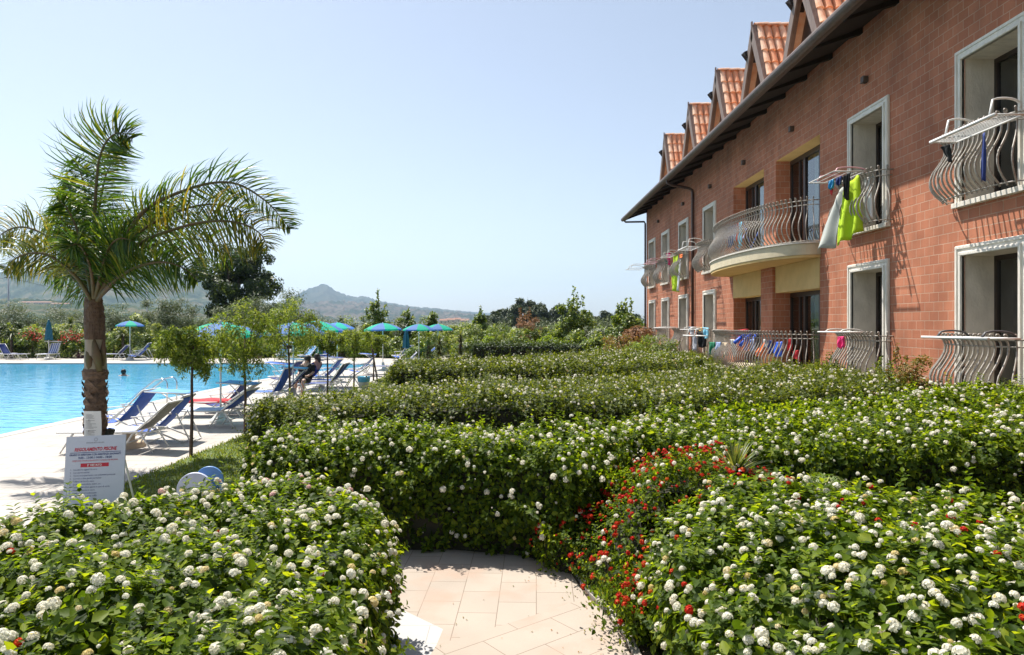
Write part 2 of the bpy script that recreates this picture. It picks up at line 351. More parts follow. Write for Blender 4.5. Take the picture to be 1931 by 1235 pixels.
r = ramp(t, [(.25,(.04,.31,.55)),(.75,(.08,.41,.64))]); L.new(n1.outputs['Fac'], r.inputs[0]); L.new(r.outputs[0], pb.inputs['Base Color'])
n2 = N_(t,'ShaderNodeTexNoise'); n2.inputs['Scale'].default_value = 3.0; n2.inputs['Detail'].default_value = 3; L.new(mp.outputs[0], n2.inputs['Vector'])
bp = N_(t,'ShaderNodeBump'); bp.inputs['Strength'].default_value = .5; bp.inputs['Distance'].default_value = .05; L.new(n2.outputs['Fac'], bp.inputs['Height']); L.new(bp.outputs[0], pb.inputs['Normal'])
M['water'] = mw
sheet('pool_water', bank+[(-52,2)], -.06, M['water'])
b = MB()   # bank deck: quads from the bank outline to the outer outline
outer = [(-5.35,2),(-5.35,14),(-5.35,20),(-5.35,26),(-5.3,29),(-5.2,32.5),(-4.6,37),(-4.2,41),(-4.2,45.2),(-9,45.4),(-14,45.2),(-30,45.6),(-52,45.4)]
k = len(bank)
b.add([(x,y,0) for x,y in bank]+[(x,y,0) for x,y in outer]+[(x,y,-.2) for x,y in bank], [(i,k+i,k+i+1,i+1) for i in range(k-1)]+[(i+1,2*k+i+1,2*k+i,i) for i in range(k-1)])
tag(b.build('pool_deck', M['deck']), kind='structure')
b = MB(); w = .30
for i in range(k-1):
    p, q = Vector(bank[i]), Vector(bank[i+1]); d = (q-p).normalized(); n = Vector((d.y,-d.x))
    e1 = p+n*w; e2 = q+n*w
    b.quad((p.x,p.y,.006),(e1.x,e1.y,.006),(e2.x,e2.y,.006),(q.x,q.y,.006))
tag(b.build('pool_coping', M['white_slab']), kind='structure')
# foreground path: three laying patterns, butted
A1, A2, A3 = (-.98,4.50), (-.52,4.74), (.60,5.56)
sheet('path', [(-4.0,5.3),(-.95,5.42),(-.50,4.98),(-.52,4.74),(.075,5.15),(.60,5.56),(.52,6.1),(.1,6.6),(-1.0,6.9),(-4.0,6.4)], 0, M['path'])
sheet('path', [(-.52,4.74),(-.60,4.3),(-.66,1.0),(.80,1.0),(.80,4.3),(.77,4.9),(.70,5.3),(.60,5.56),(.075,5.15)], .0, M['path_diag'])
sheet('path', [(-4.0,5.3),(-4,1.0),(-.66,1.0),(-.60,4.3),(-.52,4.74),(-.50,4.98),(-.95,5.42)], 0, M['white_slab'])
sheet('deck_paving', [(-5.35,1),(-4,1),(-4,6.2),(-4.4,6.38),(-5.1,7.18),(-5.35,7.98)], 0, M['deck'])
b = MB(); kp = [(.82,1.0),(.82,4.3),(.79,4.9),(.72,5.3),(.63,5.62),(.55,6.05)]
for i in range(len(kp)-1):
    (x0,y0),(x1,y1) = kp[i],kp[i+1]
    b.add([(x0,y0,-.01),(x0+.05,y0,-.01),(x1+.05,y1,-.01),(x1,y1,-.01),(x0,y0,.012),(x0+.05,y0,.012),(x1+.05,y1,.012),(x1,y1,.012)],[(4,5,6,7),(0,4,7,3),(1,2,6,5),(0,1,5,4),(2,3,7,6)])
tag(b.build('path_kerb', M['kerb']), kind='structure')

# ---------------------------------------------------------------- hills
def hillmat(name, cols, sc, bandz=None):
    m, t = newmat(name); L = t.links
    out = N_(t,'ShaderNodeOutputMaterial'); pb = N_(t,'ShaderNodeBsdfPrincipled'); L.new(pb.outputs[0], out.inputs[0]); pb.inputs['Roughness'].default_value = 1; pb.inputs['Specular IOR Level'].default_value = 0
    tc = N_(t,'ShaderNodeTexCoord'); n = N_(t,'ShaderNodeTexNoise'); n.inputs['Scale'].default_value = sc; n.inputs['Detail'].default_value = 10; n.inputs['Roughness'].default_value = .65
    L.new(tc.outputs['Object'], n.inputs['Vector']); r = ramp(t, cols); L.new(n.outputs['Fac'], r.inputs[0]); L.new(r.outputs[0], pb.inputs['Base Color'])
    return m
M['hill_near'] = hillmat('scrub_hillside', [(.38,(.02,.034,.02)),(.5,(.05,.07,.035)),(.6,(.12,.11,.07)),(.7,(.035,.05,.025))], .011)
M['hill_far'] = hillmat('far_hillside', [(.4,(.03,.045,.03)),(.6,(.07,.075,.05))], .004)
M['hill_cliff'] = hillmat('pale_cliff_hillside', [(.44,(.03,.045,.025)),(.54,(.10,.085,.065)),(.62,(.13,.11,.085)),(.70,(.04,.055,.03))], .009)
def hill(name, prof, D, mat, amp, front=.35, rows=26, cols=260):
    xs = np.array([p[0] for p in prof], float); ys = np.array([p[1] for p in prof], float)
    X = np.linspace(xs[0], xs[-1], cols); H = (HY-np.interp(X, xs, ys))*D/F+EYE
    T = np.linspace(-1, .6, rows); V = []
    for tt in T:
        d = D*(1+front*tt) if tt < 0 else D*(1+.4*tt)
        wx = (X-CX)/F*d
        s = (1+tt)**1.25 if tt < 0 else 1-tt*.9
        nz = vnoise(wx/D*22, d/D*22, 3)*.5+vnoise(wx/D*61, d/D*61, 9)*.3+vnoise(wx/D*150, d/D*150, 5)*.15
        z = H*s + amp*nz*s*(1.15-s) + amp*.12*vnoise(wx/D*240, wx*0+tt*9, 2)*s
        V.append(np.stack([wx, np.full_like(wx, d), np.maximum(z, 0)-.2], 1))
    V = np.concatenate(V); I = np.arange(rows-1)[:,None]*cols+np.arange(cols-1)[None,:]; I = I.ravel()
    Fc = np.concatenate([np.stack([I, I+1, I+cols+1],1), np.stack([I, I+cols+1, I+cols],1)])
    me = arr_mesh(name, V, Fc, mat); me.polygons.foreach_set('use_smooth', [True]*len(Fc))
    return tag(link(name, me), kind='structure')
hill('hills', [(-700,560),(-400,480),(-200,470),(-60,500),(0,512),(60,506),(110,496),(180,488),(250,492),(310,506),(345,512),(370,520),(395,535),(430,548),(470,562),(520,578),(580,592),(640,604),(700,611)], 3200, M['hill_near'], 120)
hill('hills', [(380,600),(460,592),(520,578),(550,562),(567,549),(585,541),(600,536),(609,533),(618,536),(630,545),(645,552),(668,559),(680,557),(695,558),(712,567),(745,572),(780,577),(815,579),(850,584),(885,588),(930,594),(1000,603),(1060,610)], 5600, M['hill_far'], 60)
hill('hills', [(440,602),(500,592),(560,571),(590,568),(640,567),(700,570),(760,578),(800,583),(850,588),(900,594),(960,603),(1000,610)], 4000, M['hill_cliff'], 90)
hill('hills', [(700,600),(800,588),(870,586),(930,590),(1010,596),(1100,602),(1200,609)], 8000, M['hill_far'], 60)
hill('hills', [(-600,590),(-300,575),(0,563),(60,562),(120,566),(200,572),(300,580),(380,588),(470,596),(560,603),(640,610)], 1500, M['hill_near'], 30)

# ================================================================ BUILDING
WX = 7.3
bld = thing('hotel_building', 'long two storey red brick building with dormers and white framed windows', 'building', (0,0,0))
def bp_(mb, name, mat, parent=bld, **k): return mb.build(name, mat, parent, **k)
Y0, Y1, ZT = 2.5, 37.5, 8.40
wins = [(9.72,11.28),(13.32,14.92),(24.65,26.25),(28.5,30.1),(31.95,33.55),(35.05,36.65)]
ZU0, ZU1 = 4.18, 6.65; ZG0, ZG1 = .98, 3.48
tr = .17
opens = []
for a, c in wins: opens += [(a+tr, c-tr, ZU0, ZU1-tr), (a+tr, c-tr, ZG0, ZG1-tr)]
BO = [(16.35,19.1),(20.0,22.75)]
for a, c in BO: opens += [(a, c, 4.16, 6.72), (a, c, .96, 3.4)]
ys = sorted({Y0, Y1, *[o[0] for o in opens], *[o[1] for o in opens]}); zs = sorted({-.05, ZT, *[o[2] for o in opens], *[o[3] for o in opens]})
zr0 = 8.165+6.7*.39-.2
b = MB()
for i in range(len(ys)-1):
    for j in range(len(zs)-1):
        yc, zc = (ys[i]+ys[i+1])/2, (zs[j]+zs[j+1])/2
        if any(o[0] < yc < o[1] and o[2] < zc < o[3] for o in opens): continue
        b.quad((WX,ys[i],zs[j]),(WX,ys[i],zs[j+1]),(WX,ys[i+1],zs[j+1]),(WX,ys[i+1],zs[j]))
b.quad((WX,Y1,-.05),(WX,Y1,ZT),(18.5,Y1,ZT),(18.5,Y1,-.05)); b.add([(WX,Y1,ZT),(12.9,Y1,zr0),(18.5,Y1,ZT)],[(0,1,2)])
b.quad((18.5,Y1,-.05),(18.5,Y1,ZT),(18.5,Y0,ZT),(18.5,Y0,-.05)); b.quad((18.5,Y0,-.05),(18.5,Y0,ZT),(WX,Y0,ZT),(WX,Y0,-.05))
for a, c in BO:         # brick reveals of the balcony recesses
    for z0, z1 in ((4.16,6.72),(.96,3.4)):
        b.quad((WX,c,z0),(WX,c,z1),(WX+.5,c,z1),(WX+.5,c,z0)); b.quad((WX,a,z0),(WX+.5,a,z0),(WX+.5,a,z1),(WX,a,z1))
bp_(b, 'wall', M['brick'])
# recess linings and balcony doors
for fl, (z0, z1) in enumerate(((4.16,6.72),(.96,3.4))):
    for a, c in BO:
        b = MB(); b.quad((WX,a,z1),(WX,c,z1),(WX+.5,c,z1),(WX+.5,a,z1)) if fl == 0 else b.box(WX-.014,a+.002,z1-.33,WX+.5,c-.002,z1+.395)
        bp_(b, 'lintel', M['render_yellow'])
        b = MB(); b.quad((WX,a,z0),(WX+.5,a,z0),(WX+.5,c,z0),(WX,c,z0)); bp_(b, 'threshold', M['render_cream'])
        zt = z1-.004 if fl == 0 else z1-.33
        d = MB(); x0, x1 = WX+.40, WX+.47
        nl = 3; w = (c-a)/nl
        d.box(x0,a,zt-.12,x1,c,zt); d.box(x0,a,z0,x1,c,z0+.1)
        for q in range(nl+1):
            yy = a+q*w; d.box(x0,max(a,yy-.055),z0+.1,x1,min(c,yy+.055),zt-.12)
        d.box(x0+.01,a+2*w+.3,z0+.1,x1-.01,a+2*w+.36,zt-.12)
        door = bp_(d, 'balcony_door', M['frame_dark'])
        g = MB(); g.quad((x0+.04,a+.03,z0+.08),(x0+.04,a+.03,zt-.1),(x0+.04,c-.03,zt-.1),(x0+.04,c-.03,z0+.08))
        doors = globals().setdefault('DOORS', []); doors.append((door, a, c, z0, zt, x0))
# glass: part mirror, part see-through onto a curtain
mg, t = newmat('window_glass'); L = t.links
out = N_(t,'ShaderNodeOutputMaterial'); gl = N_(t,'ShaderNodeBsdfGlossy'); gl.inputs['Roughness'].default_value = .02; gl.inputs['Color'].default_value = (.85,.9,.92,1)
tp = N_(t,'ShaderNodeBsdfTransparent'); tp.inputs['Color'].default_value = (.62,.68,.64,1); lw = N_(t,'ShaderNodeLayerWeight'); lw.inputs[0].default_value = .35
mx = N_(t,'ShaderNodeMixShader'); ad = N_(t,'ShaderNodeMath', operation='MULTIPLY_ADD'); L.new(lw.outputs['Fresnel'], ad.inputs[0]); ad.inputs[1].default_value = .9; ad.inputs[2].default_value = .13; ad.use_clamp = True
L.new(ad.outputs[0], mx.inputs[0]); L.new(tp.outputs[0], mx.inputs[1]); L.new(gl.outputs[0], mx.inputs[2]); L.new(mx.outputs[0], out.inputs[0])
M['glass'] = mg
def curtain(mb, x, a, c, z0, z1, n=40, amp=.03):
    mb.grid(lambda u, v: (x+amp*math.sin(u*(c-a)*38)+amp*.5*math.sin(u*(c-a)*71), a+(c-a)*u, z0+(z1-z0)*v), n, 1)
for i, (door, a, c, z0, zt, x0) in enumerate(DOORS):
    w = (c-a)/3
    for q in range(3):
        g = MB(); ya, yb = a+q*w+.055, a+(q+1)*w-.055; ya = max(ya, a); 
        g.quad((x0+.04,ya-.01,z0+.09),(x0+.04,ya-.01,zt-.11),(x0+.04,yb+.01,zt-.11),(x0+.04,yb+.01,z0+.09)); g.build('pane', M['glass'], door)
    cu = MB(); curtain(cu, x0+.22, a+.02, a+(c-a)*(.62 if i % 2 == 0 else .8), z0+.02, zt, 60); cu.build('curtain', M['curtain'], door, smooth=True)
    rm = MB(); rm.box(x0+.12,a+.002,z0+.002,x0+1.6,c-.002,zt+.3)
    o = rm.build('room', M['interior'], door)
    # drop the front face of the room box
    bm = bmesh.new(); bm.from_mesh(o.data); bm.faces.ensure_lookup_table()
    bmesh.ops.delete(bm, geom=[f for f in bm.faces if f.normal.x < -.9 or (f.normal.x > .9 and f.calc_center_median().x < x0+.2)], context='FACES'); bm.to_mesh(o.data); bm.free()

# ---------------------------------------------------------------- windows
def frame_strip(b, y0, z0, y1, z1, sillless=True):
    """moulded surround round the opening; outer rectangle y0..y1, z0..z1"""
    lay = [(0, tr, .045), (.012, .06, .062), (.115, tr-.004, .07)]
    for a0, a1, pr in lay:
        xo, xi = WX-pr, WX-.001
        b.box(xo, y0+a0, z0, xi, y0+a1, z1-a1); b.box(xo, y1-a1, z0, xi, y1-a0, z1-a1); b.box(xo, y0+a0, z1-a1, xi, y1-a0, z1-a0)
def make_window(y0, y1, z0, z1, upper):
    b = MB(); frame_strip(b, y0, z0, y1, z1); s = b.build('window', M['travertine'], bld, bevel=.006)
    a, c, t_ = y0+tr, y1-tr, z1-tr
    r = MB()
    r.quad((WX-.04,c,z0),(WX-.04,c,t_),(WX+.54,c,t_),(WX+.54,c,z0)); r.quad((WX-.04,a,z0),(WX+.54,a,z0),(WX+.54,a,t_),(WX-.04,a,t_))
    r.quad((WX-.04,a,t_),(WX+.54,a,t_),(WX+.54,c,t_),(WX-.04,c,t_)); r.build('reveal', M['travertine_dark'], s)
    sl_ = MB()
    if upper: sl_.box(WX-.10, y0-.02, z0-.085, WX+.54, y1+.02, z0-.002)
    else: sl_.box(WX-.06, y0-.0, z0-.07, WX+.54, y1+.0, z0-.002)
    sl_.build('sill', M['travertine'], s, bevel=.006)
    x0, x1 = WX+.48, WX+.535; mid = (a+c)/2
    f = MB(); f.box(x0,a,z0,x1,a+.07,t_); f.box(x0,c-.07,z0,x1,c,t_); f.box(x0,a+.07,t_-.08,x1,c-.07,t_); f.box(x0,a+.07,z0,x1,c-.07,z0+.1); f.box(x0-.008,mid-.055,z0+.1,x1,mid+.055,t_-.08)
    f.build('frame', M['frame_dark'], s)
    for ya, yb in ((a+.07,mid-.055),(mid+.055,c-.07)):
        g = MB(); g.quad((x0+.03,ya,z0+.1),(x0+.03,ya,t_-.08),(x0+.03,yb,t_-.08),(x0+.03,yb,z0+.1)); g.build('pane', M['glass'], s)
    cu = MB(); curtain(cu, x1+.10, a+.02, mid+.2 if not upper else mid-.1, z0+.02, t_-.02); cu.build('curtain', M['curtain'], s, smooth=True)
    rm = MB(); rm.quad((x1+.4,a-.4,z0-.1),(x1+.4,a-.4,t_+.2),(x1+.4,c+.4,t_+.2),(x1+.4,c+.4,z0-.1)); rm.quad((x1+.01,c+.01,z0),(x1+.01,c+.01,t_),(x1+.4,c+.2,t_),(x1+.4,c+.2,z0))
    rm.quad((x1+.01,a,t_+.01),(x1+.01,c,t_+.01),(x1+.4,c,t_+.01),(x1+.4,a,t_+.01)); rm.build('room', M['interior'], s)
    return s
wu = make_window(*wins[1], ZU0, ZU1, True); wg = make_window(*wins[1], ZG0, ZG1, False)
for src in (wu, wg):
    km = kmap_of(src)
    for i, (a, c) in enumerate(wins):
        if i == 1: continue
        w2 = copy_tree(src, km, bld); w2.location = (0, (a+c)/2-(wins[1][0]+wins[1][1])/2, 0)

# ---------------------------------------------------------------- railings with S-shaped bars
PROF = [(0,.30),(.06,.335),(.14,.42),(.25,.485),(.36,.50),(.48,.465),(.60,.385),(.72,.31),(.82,.275),(.92,.275),(.99,.31),(1.04,.37)]
def prof_at(z):
    return np.interp(z, [p[0] for p in PROF], [p[1] for p in PROF])
def rail_curve(kind, half, depth):
    pts = []
    for i in range(401):
        a = math.pi*i/400
        if kind == 'box': n = 3.6; cx = math.copysign(abs(math.cos(a))**(2/n), math.cos(a)); sy = abs(math.sin(a))**(2/n)
        else: cx, sy = math.cos(a), math.sin(a)
        pts.append((half*cx, depth*sy))
    return pts
def make_railing(name, yc, half, z0, kind, depth, spacing, parent, bulge=1.0, post=False):
    pts = rail_curve(kind, half, 1.0); P = []
    # arc length with real depth
    real = [(y, d*depth) for y, d in pts]; acc = [0]
    for i in range(1, len(real)): acc.append(acc[-1]+math.hypot(real[i][0]-real[i-1][0], real[i][1]-real[i-1][1]))
    n = int(acc[-1]/spacing); b = MB()
    def at(s, z):
        i = min(len(real)-2, max(0, int(np.searchsorted(acc, s))-1)); f = (s-acc[i])/(acc[i+1]-acc[i]+1e-9)
        y = real[i][0]*(1-f)+real[i+1][0]*f; d = real[i][1]*(1-f)+real[i+1][1]*f
        # outward normal of the curve in (y,d)
        ty, td = real[i+1][0]-real[i][0], real[i+1][1]-real[i][1]; l = math.hypot(ty, td)+1e-9; ny, nd = td/l, -ty/l
        if nd < 0 and abs(nd) > .02: ny, nd = -ny, -nd
        if abs(nd) <= .02: ny, nd = math.copysign(1, y), 0
        o = (prof_at(z)-.275)*bulge
        return Vector((WX-(d+nd*o), yc+y+ny*o, z0+z))
    zz = [0,.05,.12,.2,.29,.38,.48,.58,.68,.78,.88,.96,1.02,1.05]
    for k in range(1, n):
        s = acc[-1]*k/n
        b.tube([at(s, z) for z in zz], .0125, n=4, caps=False, flat=1.5)
        top = at(s, 1.055); inw = at(s, .9)-at(s, 1.04); inw.z = 0
        inw = (inw.normalized() if inw.length > 1e-5 else Vector((1,0,0)))
        b.tube([top, top+Vector((0,0,.022))+inw*.012, top+Vector((0,0,.022))+inw*.045, top+inw*.06, top-Vector((0,0,.03))+inw*.05], .013, n=5)
    rails = MB()
    for z, rr in ((.035,.012),(.9,.011),(1.0,.013)):
        rails.tube([at(acc[-1]*i/60, z) for i in range(61)], rr, n=5)
    for s in (0, acc[-1]):
        q = at(s, 1.0); rails.tube([q, Vector((WX+.02, q.y, q.z))], .009, n=4); q = at(s, .035); rails.tube([q, Vector((WX+.02, q.y, q.z))], .009, n=4)
    o = b.build(name, M['iron'], parent, smooth=True); rails.build('handrail', M['iron'], o, smooth=True)
    return o
a, c = wins[1]
ru = make_railing('window_railing', (a+c)/2, (c-a)/2+.07, ZU0, 'box', .30, .105, bld)
rg = make_railing('window_railing', (a+c)/2, (c-a)/2+.07, ZG0+.0, 'box', .30, .105, bld)
for src in (ru, rg):
    km = kmap_of(src)
    for i, (a, c) in enumerate(wins):
        if i == 1: continue
        w2 = copy_tree(src, km, bld); w2.location = (0, (a+c)/2-(wins[1][0]+wins[1][1])/2, 0)
# balcony: half-oval slab upstairs, the same outline as a terrace below
BC, BH, BD = 19.75, 3.45, 1.22
def oval(half, depth, n=48):
    return [(WX-depth*math.sin(math.pi*i/n)**.8, BC+half*math.cos(math.pi*i/n)) for i in range(n+1)]
b = MB(); po = oval(BH, BD); b.prism(po[::-1], 3.86, 4.13); bal = b.build('balcony', M['render_cream'], bld, bevel=.01)
b = MB(); b.prism(oval(BH+.035, BD+.035)[::-1], 4.132, 4.165); b.build('balcony_edge', M['travertine'], bal)
b = MB(); b.prism(oval(BH-.02, BD-.02)[::-1], 3.80, 3.858); b.build('balcony_underside', M['render_yellow'], bal)
make_railing('balcony_railing', BC, BH-.12, 4.17, 'oval', BD-.12, .125, bal)
b = MB(); b.prism(oval(BH, BD)[::-1], -.02, .955); ter = b.build('terrace', M['render_cream'], bld)
make_railing('balcony_railing', BC, BH-.12, .96, 'oval', BD-.12, .125, ter)
b = MB(); b.box(WX-.09, 19.1, .96, WX-.002, 20.0, 3.79); b.box(WX-.05, 19.12, 4.17, WX-.002, 19.98, 4.3); b.build('pilaster', M['brick'], bld)
# ---------------------------------------------------------------- eaves
ye0, ye1 = Y0-.5, 38.5
b = MB(); b.tube([(6.17,ye0,8.055),(6.17,ye1,8.055)], .108, n=14); b.box(6.25,ye0,7.98,6.31,ye1-.02,8.16); bp_(b, 'gutter', M['gutter'])
g = bld.children[-1]
SL = .39
ez_ = lambda x: 7.99+(x-6.27)*SL       # underside of the boarding
b = MB(); b.quad((6.27,ye0,ez_(6.27)),(6.27,ye1-.05,ez_(6.27)),(7.6,ye1-.05,ez_(7.6)),(7.6,ye0,ez_(7.6)))
yy = ye0+.2
while yy < ye1-.1:
    x0, x1 = 6.31, 7.299; dz = .12
    b.add([(x0,yy,ez_(x0)-.06),(x1,yy,ez_(x1)-dz),(x1,yy,ez_(x1)-.003),(x0,yy,ez_(x0)-.003),(x0,yy+.13,ez_(x0)-.06),(x1,yy+.13,ez_(x1)-dz),(x1,yy+.13,ez_(x1)-.003),(x0,yy+.13,ez_(x0)-.003)],[(0,1,2,3),(7,6,5,4),(0,4,5,1),(0,3,7,4)]); yy += 1.35
bp_(b, 'eaves_boarding', M['soffit'])
b = MB(); z6 = 8.165; zr_ = z6+(12.9-6.2)*SL
b.quad((6.20,ye0,z6),(6.20,ye1,z6),(12.9,ye1,zr_),(12.9,ye0,zr_)); b.quad((12.9,ye0,zr_),(12.9,ye1,zr_),(19.6,ye1,z6),(19.6,ye0,z6))
b.quad((6.20,ye1,z6),(6.20,ye1,z6-.17),(12.9,ye1,zr_-.17),(12.9,ye1,zr_)); b.quad((6.25,ye1-.001,z6-.165),(6.25,Y1,z6-.165),(12.9,Y1,zr_-.175),(12.9,ye1-.001,zr_-.175))
roof = bp_(b, 'roof', M['tile'])
# downpipes
def pipe(pts, r=.05):
    b = MB(); b.tube(pts, r, n=8); bp_(b, 'downpipe', M['pipe'], smooth=True)
pipe([(6.2,ye1-.25,7.98),(6.28,ye1-.3,7.88),(7.16,Y1-.1,7.78),(7.22,Y1-.07,7.68),(7.22,Y1-.07,0)])
pipe([(6.19,27.6,7.98),(6.22,27.6,7.86),(6.4,27.6,7.78),(7.06,27.6,7.66),(7.2,27.6,7.58),(7.22,27.6,7.45),(7.22,27.6,0)], .055)
# wall lights / vents under the eaves
for x_, y_ in ((1635,150),(1496,243),(1405,306),(1341,351),(1290,384),(1243,417)):
    Yv = WX*F/(x_-CX); zv = EYE+(HY-y_)*Yv/F
    b = MB(); b.box(WX-.11,Yv-.06,zv-.065,WX-.002,Yv+.06,zv+.065); b.box(WX-.125,Yv-.045,zv-.08,WX-.02,Yv+.045,zv-.066); bp_(b, 'wall_lamp', M['gutter'], bevel=.008)
# ---------------------------------------------------------------- dormers
ROOFZ = lambda x: z6+(x-6.2)*SL
def make_dormer():
    H, HW, XF, XB = 2.16, 1.08, 6.78, 12.0      # ridge above eaves, half width, front and back
    z0 = 8.42; sl = math.hypot(H, HW); uy, uz = HW/sl, -H/sl
    root = bpy.data.objects.new('dormer', None); COL.objects.link(root); root.parent = bld
    # tiles: barrel tiles laid down both slopes
    for sgn in (-1, 1):
        b = MB(); r2 = random.Random(5)
        ncol = 15; pitch = .215; L_ = .53; ncr = int(sl/.46)
        for ci in range(ncol):
            xc = XF+.15+ci*pitch
            zend = ROOFZ(xc)
            for cr in range(ncr+1):
                s0 = cr*.46-.02; s1 = min(sl, s0+L_)
                if z0+H+uz*s0 < zend-.1: continue
                lift0, lift1 = .0, .028; jit = r2.uniform(-.008,.008)
                rows = []
                for s_, lf, rr in ((s0, lift0, .078), (s1, lift1, .098)):
                    ring = []
                    for k in range(7):
                        a_ = math.pi*k/6; dx = rr*math.cos(a_); dn = rr*math.sin(a_)*.85+lf
                        ring.append((xc+dx+jit, sgn*(uy*s_)+sgn*dn*(-uz), z0+H+uz*s_+dn*uy))
                    rows.append(ring)
                vs = rows[0]+rows[1]; fs = [(k,k+1,8+k,7+k) for k in range(6)]
                b.cur = 1 if r2.random() < .45 else 0
                b.add(vs, fs); b.add([rows[1][k] for k in range(7)], [(0,1,2,3,4,5,6)])
        b.cur = 0
        # pan surface below
        b.add([(XF+.03,0,z0+H-.01),(XB,0,z0+H-.01),(XB,sgn*HW,z0-.01),(XF+.03,sgn*HW,z0-.01)],[(0,1,2,3)])
        b.build('roof_tiles', [M['tile'], M['tile2']], root)
    b = MB()      # ridge caps
    for i in range(10):
        x0 = XF+.02+i*.34; b.grid(lambda u, v: (x0+u*.38, .11*math.cos(math.pi*v), z0+H+.02+.09*math.sin(math.pi*v)+.02*u), 1, 6)
    b.build('ridge_tiles', M['tile'], root)
    b = MB()      # front bargeboards
    for sgn in (-1, 1):
        for x0, x1, wd, off in ((XF-.05, XF+.0, .19, 0), (XF+.004, XF+.11, .12, .0)):
            n_ = Vector((0, -sgn*uz, uy)); d_ = Vector((0, sgn*uy, uz)); p0 = Vector((0,0,z0+H+.04)); p1 = p0+d_*(sl+.15)
            q = [p0+n_*.03, p1+n_*.03, p1-n_*wd, p0-n_*wd*0.5-Vector((0,0,wd*1.6))*1.0]
            b.add([(x0,p.y,p.z) for p in q]+[(x1,p.y,p.z) for p in q], [(0,1,2,3),(7,6,5,4),(0,4,5,1),(1,5,6,2),(2,6,7,3),(3,7,4,0)])
    b.box(XF-.06,-.03,z0+H-.15,XF-.02,.03,z0+H+.14)
    b.build('bargeboard', M['board'], root)
    b = MB(); b.add([(XF+.28,-HW+.08,z0-.05),(XF+.28,HW-.08,z0-.05),(XF+.28,0,z0+H-.2)],[(0,1,2)])
    b.add([(XF+.27,-HW+.3,z0+.28),(XF+.24,-HW+.3,z0+.28),(XF+.27,HW-.3,z0+.28),(XF+.24,HW-.3,z0+.28),(XF+.27,HW-.3,z0+.38),(XF+.24,HW-.3,z0+.38),(XF+.27,-HW+.3,z0+.38),(XF+.24,-HW+.3,z0+.38)],[(1,3,5,7),(7,5,4,6),(0,2,3,1)])
    b.build('gable_boarding', M['wood_panel'], root)
    b = MB(); b.add([(XF+.262,-HW+.42,z0+.4),(XF+.262,HW-.42,z0+.4),(XF+.262,.1,z0+H-.75),(XF+.262,-.1,z0+H-.75)],[(0,1,2,3)]); b.build('gable_window', M['frame_dark'], root)
    b = MB(); yq = .36; zq = z0+H-.74          # carved purlin end on the far slope
    b.add([(XF-.02,yq-.07,zq-.02),(XF-.02,yq+.07,zq-.12),(XF-.02,yq+.12,zq+.14),(XF-.02,yq-.02,zq+.22),(XF-.11,yq-.05,zq+.04),(XF-.12,yq+.05,zq+.0),(XF-.20,yq+.07,zq+.12),(XF-.13,yq-.01,zq+.18),
           (XF+.25,yq-.07,zq-.02),(XF+.25,yq+.07,zq-.12),(XF+.25,yq+.12,zq+.14),(XF+.25,yq-.02,zq+.22)],
          [(4,5,6,7),(0,1,5,4),(1,2,6,5),(2,3,7,6),(3,0,4,7),(8,9,1,0),(9,10,2,1),(10,11,3,2),(11,8,0,3)])
    b.build('purlin_end', M['soffit'], root)
    b = MB(); b.add([(XF+.03,-HW,z0-.02),(XB,-HW,z0-.02),(XB,HW,z0-.02),(XF+.03,HW,z0-.02)],[(0,1,2,3)]); b.build('dormer_floor', M['soffit'], root)
    return root
dm = make_dormer(); km = kmap_of(dm)
dys = [12.4,16.2,19.4,22.85,26.4,30.6]
dm.location = (0, dys[0], 0)
for y in dys[1:]:
    d2 = copy_tree(dm, km, bld); d2.location = (0, y, 0)
# ================================================================ VEGETATION
def in_poly(X, Y, poly):
    ins = np.zeros(X.shape, bool); n = len(poly)
    for i in range(n):
        x0, y0 = poly[i]; x1, y1 = poly[(i+1) % n]
        c = ((y0 > Y) != (y1 > Y)) & (X < (x1-x0)*(Y-y0)/(y1-y0+1e-12)+x0); ins ^= c
    return ins
def edge_dist(X, Y, poly):
    d = np.full(X.shape, 1e9); n = len(poly)
    for i in range(n):
        x0, y0 = poly[i]; x1, y1 = poly[(i+1) % n]; dx, dy = x1-x0, y1-y0
        t = np.clip(((X-x0)*dx+(Y-y0)*dy)/(dx*dx+dy*dy), 0, 1); d = np.minimum(d, np.hypot(X-x0-t*dx, Y-y0-t*dy))
    return d
def head_template(nf, seed=0, dome=.9):
    r = np.random.default_rng(seed); V = []; Fc = []; R = []
    for i in range(nf):
        ph = math.acos(1-(i+.5)/nf*1.25); th = i*2.39996+r.uniform(-.2,.2)
        c = np.array([math.sin(ph)*math.cos(th), math.sin(ph)*math.sin(th), math.cos(ph)*dome]); n = c/np.linalg.norm(c)
        c = c*r.uniform(.85,1.05); a = np.cross(n, [0.3,.2,1]); a /= np.linalg.norm(a)+1e-9; b2 = np.cross(n, a)
        rad = 1.9/math.sqrt(nf)*r.uniform(.85,1.1); k = 5 if nf > 14 else 4; b0 = len(V); th0 = r.uniform(0, 6)
        V.append(c-n*.10); R.append(1 if r.random() < .12 else .5)
        hue = r.uniform(0,.6)
        for q in range(k):
            an = th0+2*math.pi*q/k; V.append(c+(a*math.cos(an)+b2*math.sin(an))*rad*r.uniform(.8,1.1)); R.append(hue)
        for q in range(k): Fc.append((b0, b0+1+q, b0+1+(q+1) % k))
    b0 = len(V); core = [(0,0,.62)]+[(.62*math.cos(a), .62*math.sin(a), -.05) for a in np.arange(6)*math.pi/3]+[(0,0,-.35)]
    for p in core: V.append(np.array(p)); R.append(.3)
    for q in range(6): Fc.append((b0, b0+1+q, b0+1+(q+1) % 6)); Fc.append((b0+7, b0+1+(q+1) % 6, b0+1+q))
    return np.array(V), np.array(Fc), np.array(R)
